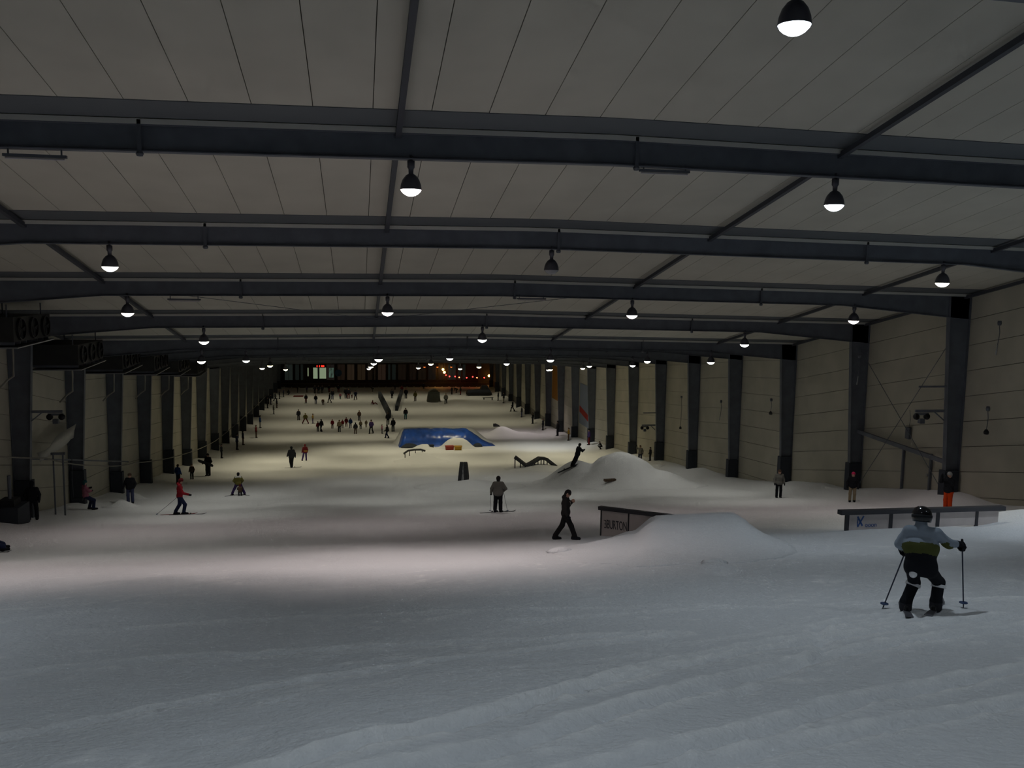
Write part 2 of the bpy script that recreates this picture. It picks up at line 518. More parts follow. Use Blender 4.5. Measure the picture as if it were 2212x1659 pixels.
ROWC = {-1: 'b', 0: 'b', 1: 'p', 2: 'w', 3: 'p', 4: 'w', 5: 'w', 6: 'w', 7: 'w', 8: 'y', 9: 'y', 10: 'y', 11: 'y', 13: 'y', 15: 'y', 17: 'y', 19: 'y'}
LAMPE = {(11, 'far right'): 1.6, (13, 'far right'): 1.5, (1, 'far right'): 1.5, (2, 'right third'): .7, (1, 'beside the centre strut'): 1.75, (1, 'beside the right strut'): .56}
ROWE = {-1: .62, 0: .5, 1: 1.1, 2: .36, 3: .5, 4: .55, 5: .55, 6: .55, 7: .5, 8: .75, 9: 1.25, 10: 1.4, 11: 1.5, 13: .95, 15: .95, 17: .95, 19: .95}
for n in list(range(-1, 12)) + [13, 15, 17, 19]:
    y = fy(n)
    if n % 2 == 0:
        row = list(zip((-7.4, 6.3, 20.7), P3))
    else:
        row = list(zip((-8.9, 1.2, 11.7, 22.2), P4))
    for x, pos in row:
        key = ROWC[n]
        if n == 1 and x > 5:
            key = 'b'
        if n == 11 and x > 15:
            key = 'w'
        if n == 13 and x > 15:
            key = 'p'
        if n in (7, 11) and x < -5:
            continue
        if n == 2 and pos == 'middle':
            key = 'off'
        if n < 1:
            lab = f'glowing dome lamp hanging above the top of the picture, {pos}' if n == 0 else f'dome lamp hanging behind the viewer, {pos}'
        elif n > 11:
            lab = f'far lit dome lamp behind roof beams, {ORD[n]} row, {pos}'
        elif key == 'off':
            lab = 'unlit grey dome lamp in the middle of the second nearest roof beam'
        else:
            lab = f'lit dome lamp hanging from the {ORD[n]} roof beam, {pos}'
        z = float(ceil_z(x, y)) - .60
        t = thing('dome_lamp', lab, 'lamp', (x, y, z), 0, 'dome lamps under the roof beams')
        link('lamp_housing', ME_HOUSE, t)
        link('lamp_glass', ME_BOWL[key if key == 'off' else key + '_%d' % (0 <= n <= 4)], t)
        if key != 'off':
            s = bpy.data.objects.new('lamp_light', lamp_light(LAMPC[key], LAMPE.get((n, pos), ROWE.get(n, .85))))
            COL.objects.link(s); s.parent = t; s.location = (0, 0, -.96)

# unlit fluorescent battens hung under beams
for n, x0, lab in ((1, -7.35, 'unlit fluorescent batten under the nearest beam, left end'), (1, 6.62, 'unlit fluorescent batten under the nearest beam, right of the bracket'),
                   (3, -7.4, 'unlit fluorescent batten under the third beam, on the left'), (3, 6.62, 'unlit fluorescent batten under the third beam, right of middle')):
    y = fy(n); z = float(ceil_z(x0, y)) - .82 - (.06 if x0 < 0 else 0)
    t = thing('fluorescent_batten', lab, 'light fitting', (x0, y, z), 0, 'unlit fluorescent battens')
    MB().box(0, 1.25, -.05, .05, 0.03, .09).obj('fitting_body', M_STEEL2, t)
    MB().tube([(.04, 0, 0), (1.21, 0, 0)], .02, 8).obj('tube', mat('dead_tube', (.42, .40, .42), .4), t)
    for hx in (.1, 1.15):
        MB().box(hx - .015, hx + .015, -.015, .015, .09, .24).obj('hanger', M_STEEL2, t)

# ------------------------------------------------------------------ heaps and ramps of snow (patches with their own volume)
def snow_patch(name, label, x0, x1, y0, y1, st, hf, cat='snow heap', m=None, dip=.25):
    px = np.arange(x0, x1 + st, st); py = np.arange(y0, y1 + st, st)
    X, Y = np.meshgrid(px, py)
    h = hf(X, Y)
    Z = ground(X, Y) + np.where(h > .012, h + .035 * vnoise(X * 3, Y * 3) * np.clip(h * 3, 0, 1) + .02 * vnoise(X * 8, Y * 8) * np.clip(h * 3, 0, 1), -dip)
    return tag(link(name, grid_mesh(name, px, py, Z, m or M_SNOW)), label, cat)
def kicker_h(X, Y):
    t = np.clip((Y - 15.2) / (25.0 - 15.2), 0, 1)
    cx = 6.35 + 3.75 * t
    hc = .74 * t * t * (3 - 2 * t)
    d = np.abs(X - cx + .35 * vnoise(Y * .5, Y * .2))
    wl = np.where(X < cx, 2.7 + 1.3 * np.sin(np.pi * np.clip(t, 0, 1)), 2.3 + .5 * np.sin(np.pi * t))
    left = 1 - .62 * sstep(1.05, 1.75, d) - .38 * sstep(1.7, wl, d)
    side = np.where(X < cx, left, 1 - sstep(1.15, wl, d))
    back = 1 - sstep(25.1, 26.1, Y)
    return hc * side * back
snow_patch('snow_ramp', 'smooth snow take-off ramp leading up to the white-bannered rail', 2.2, 13.0, 15.0, 26.4, .14, kicker_h, 'snow ramp')
def pile_h(X, Y):
    a = 2.45 * np.exp(-(((X - 18.9) / 2.9)**2 + ((Y - 60.5) / 3.4)**2)**1.15)
    c = 2.0 * np.exp(-(((X - 16.2) / 1.9)**2 + ((Y - 62.0) / 2.6)**2))
    e = 1.2 * np.exp(-(((X - 21.2) / 2.2)**2 + ((Y - 59.5) / 3.0)**2))
    return np.clip(np.maximum(np.maximum(a, c), e) * (1 + .25 * vnoise(X * .9, Y * .9)) - .06, 0, 9)
snow_patch('snow_pile', 'large rounded snow pile with a rider climbing its left side', 11.5, 26.0, 52.5, 67.5, .25, pile_h)
def mound2(X, Y):
    return np.clip(1.25 * np.exp(-(((X - 19.3) / 1.7)**2 + ((Y - 116) / 2.6)**2)) + .55 * np.exp(-(((X - 22.5) / 2.4)**2 + ((Y - 114.5) / 2.2)**2)) - .06, 0, 9)
snow_patch('snow_mound', 'warm-lit snow mound right of the blue cover', 14.5, 27.8, 109.5, 122.0, .35, mound2)
def mound3(X, Y):
    return np.clip(.95 * np.exp(-(((X - 6.2) / 1.7)**2 + ((Y - 86.0) / 2.2)**2)**.9) - .05, 0, 9)
snow_patch('snow_mound', 'low snow mound holding up the small dark rail', 2.0, 10.5, 80.5, 91.0, .3, mound3)
def mound4(X, Y):
    return np.clip(.55 * np.exp(-(((X - 8.0) / 2.8)**2 + ((Y - 61.5) / 3.0)**2)) - .05, 0, 9)
snow_patch('snow_mound', 'low snow swell in front of the black arched box', 1.5, 14.5, 54.5, 68.5, .35, mound4)
def mound5(X, Y):
    return np.clip(1.28 * np.exp(-(((X - 11.45) / 1.75)**2 + ((Y - 100.6) / 1.0)**2)**1.6) + .6 * np.exp(-(((X - 7.6) / 1.2)**2 + ((Y - 100.6) / .9)**2)**1.3) - .05, 0, 9)
snow_patch('snow_mound', 'rounded snow hump in front of the blue cover', 5.0, 15.0, 97.9, 103.2, .16, mound5)
def mound6(X, Y):
    return np.clip(2.05 * (sstep(4.0, 5.6, X) * (1 - sstep(13.5, 17.0, X))) * np.exp(-((Y - 107.0) / 1.5)**2) - .05, 0, 9)
snow_patch('snow_bank', 'snow bank heaped behind the long blue cover', 3.0, 18.5, 103.0, 111.5, .3, mound6)
def mound7(X, Y):
    return np.clip(.5 * np.exp(-(((X - 16.0) / 2.2)**2 + ((Y - 75.5) / 2.0)**2)) - .05, 0, 9)
snow_patch('snow_mound', 'low snow swell under the kinked dark rail', 10.5, 21.5, 70.5, 80.5, .35, mound7)
def bank_h(X, Y):
    return np.clip(.55 * np.exp(-(((X - 17.6) / 2.3)**2 + ((Y - 157.5) / 4.0)**2)) + .35 * np.exp(-(((X - 22) / 3)**2 + ((Y - 159) / 3.0)**2)) - .04, 0, 9)
snow_patch('snow_bank', 'wide pale snow bank at the far right, beside the grey box', 10, 27.5, 148, 168, .5, bank_h)
for bx, by, r, h, lab in ((-13.4, 52.0, .9, .38, 'small snow heap at the foot of the fifth left column'), (-14.2, 57.8, .8, .45, 'small snow heap between the left columns, behind the man in jeans'),
                          (26.3, 73.2, .7, .3, 'small snow heap beside the right wall, past the pile')):
    snow_patch('snow_heap', lab, bx - 2 * r, bx + 2 * r, by - 2 * r, by + 2 * r, .15,
               lambda X, Y: np.clip(h * np.exp(-((X - bx)**2 + (Y - by)**2) / r**2 * 1.5) * (1 + .5 * vnoise(X * 2, Y * 2)) - .03, 0, 9))
# crumbled snow chunk on the ramp's near edge
def chunk(name, label, loc, s):
    mb = MB()
    r = random.Random(5)
    n = 8
    prof = [(0, .0), (.9, .0), (1.0, .25), (.7, .55), (.25, .7), (0, .72)]
    vs = []
    mb.lathe(prof, n)
    mb.v = [(v[0] * s[0] * r.uniform(.8, 1.2), v[1] * s[1] * r.uniform(.8, 1.2), v[2] * s[2]) for v in mb.v]
    o = mb.obj(name, M_SNOW, None, True, loc)
    return tag(o, label, 'snow')
chunk('snow_chunk', 'small snow lump over a dark hollow, right foot of the snow ramp', (6.9, 15.6, gz(6.9, 15.6) + float(kicker_h(np.array([6.9]), np.array([15.6]))[0]) - .05), (.28, .2, .16))
chunk('snow_chunk', 'crumbled snow lump at the left foot of the snow ramp', (4.95, 20.4, gz(4.95, 20.4) - .02), (.35, .22, .22))
chunk('snow_chunk', 'little snow clod in the foreground tracks on the right', (5.5, 5.75, gz(5.5, 5.75) - .03), (.1, .09, .09))

# ------------------------------------------------------------------ rails and boxes
def text_mesh(name, body, size, m, parent, mat4, ext=.004):
    cu = bpy.data.curves.new('tmp_text', 'FONT')
    cu.body = body; cu.size = size; cu.extrude = ext; cu.align_x = 'LEFT'
    o = bpy.data.objects.new('tmp_text', cu); COL.objects.link(o)
    dg = bpy.context.evaluated_depsgraph_get()
    me = bpy.data.meshes.new_from_object(o.evaluated_get(dg))
    bpy.data.objects.remove(o); bpy.data.curves.remove(cu)
    me.name = name; me.materials.clear(); me.materials.append(m)
    q = link(name, me, parent)
    q.matrix_local = mat4
    return q
def frame_from(origin, xdir, up=(0, 0, 1)):
    x = Vector(xdir).normalized(); z = x.cross(Vector(up)).normalized(); y = z.cross(x)
    return Matrix(((x.x, y.x, z.x, origin[0]), (x.y, y.y, z.y, origin[1]), (x.z, y.z, z.z, origin[2]), (0, 0, 0, 1)))

M_RAIL = mat('rail_steel', (.035, .035, .042), .5, spec=.4)
M_INK = mat('banner_ink', (.05, .05, .06), .7)
M_BLUEINK = mat('banner_blue_ink', (.05, .11, .30), .7)
# rail with the lettered banner
A = Vector((7.98, 27.53, -7.30)); B = Vector((9.45, 25.35, -7.03))
t = thing('grind_rail', 'dark grind rail with white lettered banner sloping up from the snow ramp', 'rail', (A.x, A.y, gz(A.x, A.y)))
o0 = Vector(t.location)
d = (B - A)
MB().beam(A - o0 + Vector((-.02, .03, 0)), B - o0 + d * .12, .16, .12).obj('rail_bar', M_RAIL, t)
pts = []
for f_ in (0.02, .46):
    p = A + d * f_
    g = gz(p.x, p.y)
    MB().beam((p.x - o0.x, p.y - o0.y, g - .15 - o0.z), p - o0, .055).obj('post', M_RAIL, t)
    pts.append((p, g))
p0, g0 = pts[0]; p1 = A + d * 1.02; g1 = gz(p1.x, p1.y)
q = [(p0.x, p0.y, g0 - .1), (p1.x, p1.y, p1.z - .15), (p1.x, p1.y, p1.z - .06), (p0.x, p0.y, p0.z - .06)]
hx = Vector((d.x, d.y, 0)).normalized(); nrm = hx.cross(Vector((0, 0, 1)))
q2 = [Vector(v) - o0 - nrm * .0 for v in ((p0.x, p0.y, g0 - .12), (p1.x, p1.y, g1 - .12), (p1.x, p1.y, p1.z - .05), (p0.x, p0.y, p0.z - .05))]
bn = MB().poly(q2, nrm * .015).obj('banner', M_WHITE, t)
slope = (d.normalized())
org = p0 - o0 + d * .055 + nrm * .012 + Vector((0, 0, -.66))
text_mesh('lettering', 'BURTON', .34, M_INK, bn, frame_from(org + d * .045, d) @ Matrix.Diagonal((.62, 1.25, 1, 1)))
mk = MB()
for za, zb in (((0, 0), (.09, .0)), ((.09, .0), (.09, .12)), ((.09, .12), (.02, .12)), ((.09, .12), (.09, .24)), ((.09, .24), (0, .24))):
    mk.beam((za[0], za[1], 0), (zb[0], zb[1], 0), .022, .008, up=(0, 0, 1))
ob = mk.obj('banner_mark', M_INK, bn); ob.matrix_local = frame_from(org + Vector((0, 0, .02)), d)

# long straight rail on the right
A = Vector((14.1, 23.2, -6.50)); B = Vector((20.2, 23.9, -6.72))
t = thing('grind_rail', 'long straight dark grind rail on posts behind the young skier', 'rail', (A.x, A.y, gz(A.x, A.y)))
o0 = Vector(t.location); d = B - A
MB().beam(A - o0, B - o0, .2, .13).obj('rail_bar', M_RAIL, t)
hx = Vector((d.x, d.y, 0)).normalized(); nrm = hx.cross(Vector((0, 0, 1)))
for f_ in (.045, .30, .585, .83):
    p = A + d * f_; g = gz(p.x, p.y)
    MB().beam((p.x - o0.x, p.y - o0.y, min(g, p.z) - .2 - o0.z), p - o0, .12 if f_ < .6 else .1, .06).obj('post', M_RAIL, t)
pa = A + d * .05; pb = A + d * .97
ga, gb = gz(pa.x, pa.y), gz(pb.x, pb.y)
bn = MB().poly([Vector(v) - o0 for v in ((pa.x, pa.y, ga - .05), (pb.x, pb.y, min(gb, pb.z - .1) - .05), (pb.x, pb.y, pb.z - .07), (pa.x, pa.y, pa.z - .07))], nrm * .015).obj('banner', M_WHITE, t)
org = A - o0 + d * .105 + nrm * .012
mk = MB()
mk.beam((0, -.14, 0), (.20, -.43, 0), .055, .006); mk.beam((.22, -.13, 0), (.03, -.46, 0), .05, .006); mk.beam((.02, -.17, 0), (.02, -.43, 0), .03, .006)
ob = mk.obj('banner_mark', M_BLUEINK, bn); ob.matrix_local = frame_from(org, d)
text_mesh('lettering', 'ooon', .20, M_BLUEINK, bn, frame_from(org + d.normalized() * .27 + Vector((0, 0, -.47)), d))

# black arched box seen end-on
x, y = 7.75, 63.8
gzz = gz(x, y) + float(mound4(np.array([x]), np.array([y]))[0])
t = thing('arched_box', 'narrow black arched jump box standing upright in the snow', 'jump box', (x, y, gzz - .15), math.radians(-8))
def arch_side(s):
    mb = MB()
    n = 14; R0, R1 = 1.55, 1.28
    for i in range(n):
        a0, a1 = math.pi * i / n, math.pi * (i + 1) / n
        def pt(r, a):
            z = r * math.sin(a)
            return (s * (.42 - .10 * z), -math.cos(a) * r * 1.5, z)
        def pt2(r, a):
            z = r * math.sin(a)
            return (s * (.42 - .10 * z) - s * .26, -math.cos(a) * r * 1.5, z)
        c = [pt(R1 * .1, a0), pt(R1 * .1, a1), pt(R0, a1), pt(R0, a0)]
        e = [pt2(R1 * .1, a0), pt2(R1 * .1, a1), pt2(R0, a1), pt2(R0, a0)]
        mb.hexa(c + e)
    return mb
arch_side(-1).obj('side_board', M_BLACKM, t)
arch_side(1).obj('side_board', M_BLACKM, t)
mb = MB()
n = 14
for i in range(n):
    a0, a1 = math.pi * i / n, math.pi * (i + 1) / n
    q = []
    for r in (1.42, 1.5):
        for sx, a in ((-1, a0), (1, a0), (1, a1), (-1, a1)):
            q.append((sx * .27, -math.cos(a) * r * 1.5, r * math.sin(a)))
    mb.hexa(q)
o_ = mb.obj('deck', mat('scuffed_grey', (.16, .17, .18), .5, var=.8, vscale=3), t); o_['label'] = 'scuffed pale grey riding deck'

# kinked rail with hanging slats
t = thing('kinked_rail', 'kinked dark rail box dipping and rising on short slats', 'rail', (14.6, 75.0, gz(14.6, 75.0)))
o0 = Vector(t.location)
prof = [(13.75, 75.2, 1.15), (14.75, 74.9, .35), (15.3, 75.0, .62), (16.0, 75.2, 1.0), (16.6, 75.4, .95), (17.6, 75.8, .2)]
pp = [Vector((a - o0.x, b_ - o0.y, gz(a, b_) + h - o0.z)) for a, b_, h in prof]
for a, c in zip(pp[:-1], pp[1:]):
    MB().beam(a, c + (c - a) * .02, .55, .22).obj('deck_section', M_RAIL, t)
for i in range(11):
    f_ = i / 10 * (len(pp) - 1.4); k = int(f_); c = pp[k].lerp(pp[k + 1], f_ - k)
    g = gz(c.x + o0.x, c.y + o0.y) - o0.z
    MB().beam((c.x, c.y - .18, g - .15), (c.x, c.y - .18, c.z), .09, .03).obj('slat', M_RAIL, t)

# small rail on its mound
t = thing('small_rail', 'small dark curved rail on a low snow mound, left of the arched box', 'rail', (5.3, 87.5, gz(5.3, 87.5)))
o0 = Vector(t.location)
pp = [Vector((x_ - o0.x, 88.2 - o0.y, gz(x_, 88.2) + h - o0.z)) for x_, h in ((4.55, .62), (5.0, .92), (5.6, 1.0), (6.3, 1.02), (6.75, .88))]
for a, c in zip(pp[:-1], pp[1:]):
    MB().beam(a, c + (c - a) * .03, .3, .15).obj('deck_section', M_RAIL, t)
for c in (pp[0], pp[1], pp[2], pp[3]):
    MB().beam((c.x + .15, c.y, gz(5.5, 88.2) - .1 - o0.z), (c.x + .15, c.y, c.z - .02), .08, .05).obj('slat', M_RAIL, t)

# dark rail end on the warm mound
t = thing('rail_end', 'stub of a dark rail lying on top of the warm-lit mound', 'rail', (18.7, 116.6, gz(18.7, 116.6) + 1.2))
MB().poly([(-.45, 0, 0), (.5, 0, 0), (.35, 0, .18), (-.1, 0, .4), (-.45, 0, .36)], (0, .5, 0)).obj('rail_bar', M_RAIL, t)

# grey round-topped box at the far end
t = thing('barrel_box', 'grey-green boarded box with rounded top at the far end', 'jump box', (13.75, 159.3, gz(13.75, 159.3)))
def outline(w0, w1, h, n=8):
    p = [(-w0, 0), (w0, 0), (w1, h * .6)]
    for i in range(n + 1):
        a = math.pi * i / n
        p.append((w1 * math.cos(a) * (1 - .0), h * .6 + h * .4 * math.sin(a)))
    p.append((-w1, h * .6))
    return p
MB().poly([(a, .5, z) for a, z in outline(1.25, 1.05, 2.35)], (0, 1.4, 0)).obj('body', mat('box_side', (.10, .095, .07), .7), t)
for i in range(5):
    z0 = i * .38
    wd = 1.18 - .03 * i
    MB().box(-wd, wd, -.26, -.2, z0 + .02, z0 + .36).obj('board', mat('grey_green_board', (.13, .14, .12), .7, var=.1), t)

# barriers funnelling towards the far lift
for (xa, ya), (xb, yb), h, lab in (((4.0, 166.5), (4.95, 139.5), 1.15, 'long dark padded barrier, left of the two on the far snow'), ((8.4, 171.5), (6.4, 147.5), .9, 'shorter dark padded barrier, right of the two on the far snow')):
    t = thing('padded_barrier', lab, 'barrier', (xb, yb, gz(xb, yb)), 0, 'padded barriers')
    o0 = Vector(t.location); k = 6
    for i in range(k):
        fa, fb = i / k, (i + .97) / k
        a = Vector((xa + (xb - xa) * fa, ya + (yb - ya) * fa, 0)); c = Vector((xa + (xb - xa) * fb, ya + (yb - ya) * fb, 0))
        a.z = gz(a.x, a.y) + h / 2; c.z = gz(c.x, c.y) + h / 2
        MB().beam(a - o0, c - o0, .5, h).obj('pad', M_PAD, t)

# ------------------------------------------------------------------ blue cover
def bag_h(X, Y):
    left = sstep(4.7, 5.5, X); right = 1 - sstep(12.6, 16.6, X) ** .9
    prof = np.clip(1 - ((Y - 104.6) / 2.45)**2, 0, 1) ** .42
    fold = .035 * vnoise(X * 1.3, Y * .5) + .06 * vnoise(X * 3.2, Y * 1.5) + .015 * np.sin(X * 2.2 + Y)
    return np.clip(2.0 * left * right * prof * (1 + fold) , 0, 9)
def tarp_mat():
    m = mat('blue_tarp', (.018, .075, .36), .32, spec=.5, var=.35, vscale=.9)
    return m
snow_patch('blue_cover', 'long crumpled blue plastic cover over a landing heap', 4.5, 17.0, 102.0, 107.2, .13, bag_h, 'tarpaulin', tarp_mat())
def lump(name, label, cat, loc, s, m, rz=0, n=12):
    mb = MB()
    mb.lathe([(0, -.1), (1.0, -.1), (1.0, .18), (.82, .6), (.45, .9), (0, 1.0)], n)
    r = random.Random(hash(label) % 1000 if False else len(label))
    mb.v = [(v[0] * s[0] * r.uniform(.88, 1.1), v[1] * s[1] * r.uniform(.88, 1.1), v[2] * s[2] * r.uniform(.9, 1.05)) for v in mb.v]
    o = mb.obj(name, m, None, True, loc)
    o.rotation_euler = (0, 0, rz)
    return tag(o, label, cat)
lump('gear_bag', 'flat dark gear bag lying at the left end of the blue cover', 'bag', (6.0, 102.0, gz(6.0, 102.0)), (1.1, .55, .5), M_PAD)
lump('gear_bag', 'dark bundle lying on the right end of the blue cover', 'bag', (14.1, 102.0, gz(14.1, 102.0)), (.6, .4, .45), M_PAD)
def crate(name, label, loc, m, s, rz):
    t = thing(name, label, 'crate', loc, rz)
    MB().hexa([(-s[0] * .44, -s[1] * .44, 0), (s[0] * .44, -s[1] * .44, 0), (s[0] * .44, s[1] * .44, 0), (-s[0] * .44, s[1] * .44, 0),
               (-s[0] / 2, -s[1] / 2, s[2]), (s[0] / 2, -s[1] / 2, s[2]), (s[0] / 2, s[1] / 2, s[2]), (-s[0] / 2, s[1] / 2, s[2])]).obj('body', m, t)
    mb = MB()
    for sx in (-1, 1):
        mb.box(sx * s[0] / 2 - .03, sx * s[0] / 2 + .03, -s[1] / 2 - .03, s[1] / 2 + .03, s[2] - .06, s[2] + .02)
    for sy in (-1, 1):
        mb.box(-s[0] / 2, s[0] / 2, sy * s[1] / 2 - .03, sy * s[1] / 2 + .03, s[2] - .06, s[2] + .02)
    mb.obj('rim', m, t)
crate('plastic_crate', 'red plastic crate on the snow in front of the blue cover', (10.4, 99.0, gz(10.4, 99.0) - .05), mat('red_plastic', (.32, .035, .02), .5), (.95, .6, .5), .1)
crate('plastic_crate', 'yellow plastic crate beside the red one', (11.35, 98.6, gz(11.35, 98.6) - .05), mat('yellow_plastic', (.45, .25, .015), .5), (.85, .6, .5), -.1)
crate('plastic_crate', 'small dark bin left of the red crate', (8.4, 100.3, gz(8.4, 100.3) + .1), M_PAD, (.5, .45, .38), .2)
mb = MB().box(-.42, .42, -.14, .14, 0, .13)
t = thing('wooden_step', 'short dark wooden step lying at the foot of the snow pile', 'step', (17.15, 65.5 - 8.5, gz(17.15, 57.0) + float(pile_h(np.array([17.15]), np.array([57.]))[0]) + .05), .1)
for i in range(5):
    MB().box(-.42 + i * .17, -.42 + i * .17 + .15, -.14, .14, 0, .16).obj('board', M_WOOD, t)

# ------------------------------------------------------------------ bodies: one continuous surface from blended tapered limbs
def surface_nets(D, org, res):
    nx, ny, nz = D.shape
    S = D < 0
    cx, cy, cz = nx - 1, ny - 1, nz - 1
    acc = np.zeros((cx, cy, cz, 3)); cnt = np.zeros((cx, cy, cz))
    corner = [(i, j, k) for i in (0, 1) for j in (0, 1) for k in (0, 1)]
    sl = lambda A, c: A[c[0]:c[0] + cx, c[1]:c[1] + cy, c[2]:c[2] + cz]
    for a in corner:
        for ax in range(3):
            if a[ax]:
                continue
            b_ = list(a); b_[ax] = 1
            da, db = sl(D, a), sl(D, b_)
            m = sl(S, a) != sl(S, b_)
            t = np.where(m, da / np.where(m, da - db, 1), 0)
            for q in range(3):
                acc[..., q] += np.where(m, a[q] + (t if q == ax else 0), 0)
            cnt += m
    act = cnt > 0
    idx = -np.ones((cx, cy, cz), int)
    idx[act] = np.arange(act.sum())
    cells = np.argwhere(act)
    V = (cells + acc[act] / cnt[act][:, None]) * res + org
    F = []
    for ax in range(3):
        u, v = [(1, 2), (2, 0), (0, 1)][ax]
        lo = [slice(None)] * 3; hi = [slice(None)] * 3
        lo[ax] = slice(0, -1); hi[ax] = slice(1, None)
        m = S[tuple(lo)] != S[tuple(hi)]
        p = np.argwhere(m)
        ok = (p[:, u] > 0) & (p[:, v] > 0) & (p[:, u] < D.shape[u] - 1) & (p[:, v] < D.shape[v] - 1)
        p = p[ok]
        if not len(p):
            continue
        def cell(du, dv):
            c = p.copy(); c[:, u] -= du; c[:, v] -= dv
            return idx[c[:, 0], c[:, 1], c[:, 2]]
        q = np.stack([cell(1, 1), cell(0, 1), cell(0, 0), cell(1, 0)], -1)
        inside = S[p[:, 0], p[:, 1], p[:, 2]]
        q[~inside] = q[~inside][:, ::-1]
        F.append(q)
    return V, np.concatenate(F)

def blend_mesh(name, prims, res, mats, k=.045):
    """prims: (a, b, ra, rb, mat index, (sx,sy,sz) or None)"""
    P = []
    for p in prims:
        a = np.array(p[0], float); b_ = np.array(p[1], float)
        P.append((a, b_, p[2], p[3], p[4]))
    lo = np.min([np.minimum(a, b_) - max(ra, rb) for a, b_, ra, rb, _ in P], 0) - 2.5 * res
    hi = np.max([np.maximum(a, b_) + max(ra, rb) for a, b_, ra, rb, _ in P], 0) + 2.5 * res
    n = np.ceil((hi - lo) / res).astype(int) + 1
    D = np.full(n, .5); M = np.zeros(n, np.int8); best = np.full(n, 9.)
    for a, b_, ra, rb, mi in P:
        mg = max(ra, rb) + k + 3 * res
        i0 = np.clip(((np.minimum(a, b_) - mg - lo) / res).astype(int), 0, n); i1 = np.clip(((np.maximum(a, b_) + mg - lo) / res).astype(int) + 2, 0, n)
        ax = [lo[q] + res * np.arange(i0[q], i1[q]) for q in range(3)]
        G = np.stack(np.meshgrid(*ax, indexing='ij'), -1)
        ab = b_ - a; L = max(float(ab @ ab), 1e-9)
        t = np.clip(((G - a) @ ab) / L, 0, 1)
        d = np.linalg.norm(G - a - t[..., None] * ab, axis=-1) - (ra + (rb - ra) * t)
        s = tuple(slice(i0[q], i1[q]) for q in range(3))
        o = D[s]
        h = np.clip(.5 + .5 * (o - d) / k, 0, 1)
        D[s] = o * (1 - h) + d * h - k * h * (1 - h)
        bt = best[s]; mm = d < bt
        M[s] = np.where(mm, mi, M[s]); best[s] = np.where(mm, d, bt)
    V, F = surface_nets(D, lo, res)
    me = bpy.data.meshes.new(name)
    me.from_pydata(V.tolist(), [], F.tolist())
    me.update()
    for m in mats:
        me.materials.append(m)
    c = V[F].mean(1)
    gi = np.clip(np.round((c - lo) / res).astype(int), 0, n - 1)
    me.polygons.foreach_set('material_index', M[gi[:, 0], gi[:, 1], gi[:, 2]].astype(np.int32))
    me.polygons.foreach_set('use_smooth', [True] * len(me.polygons))
    return me

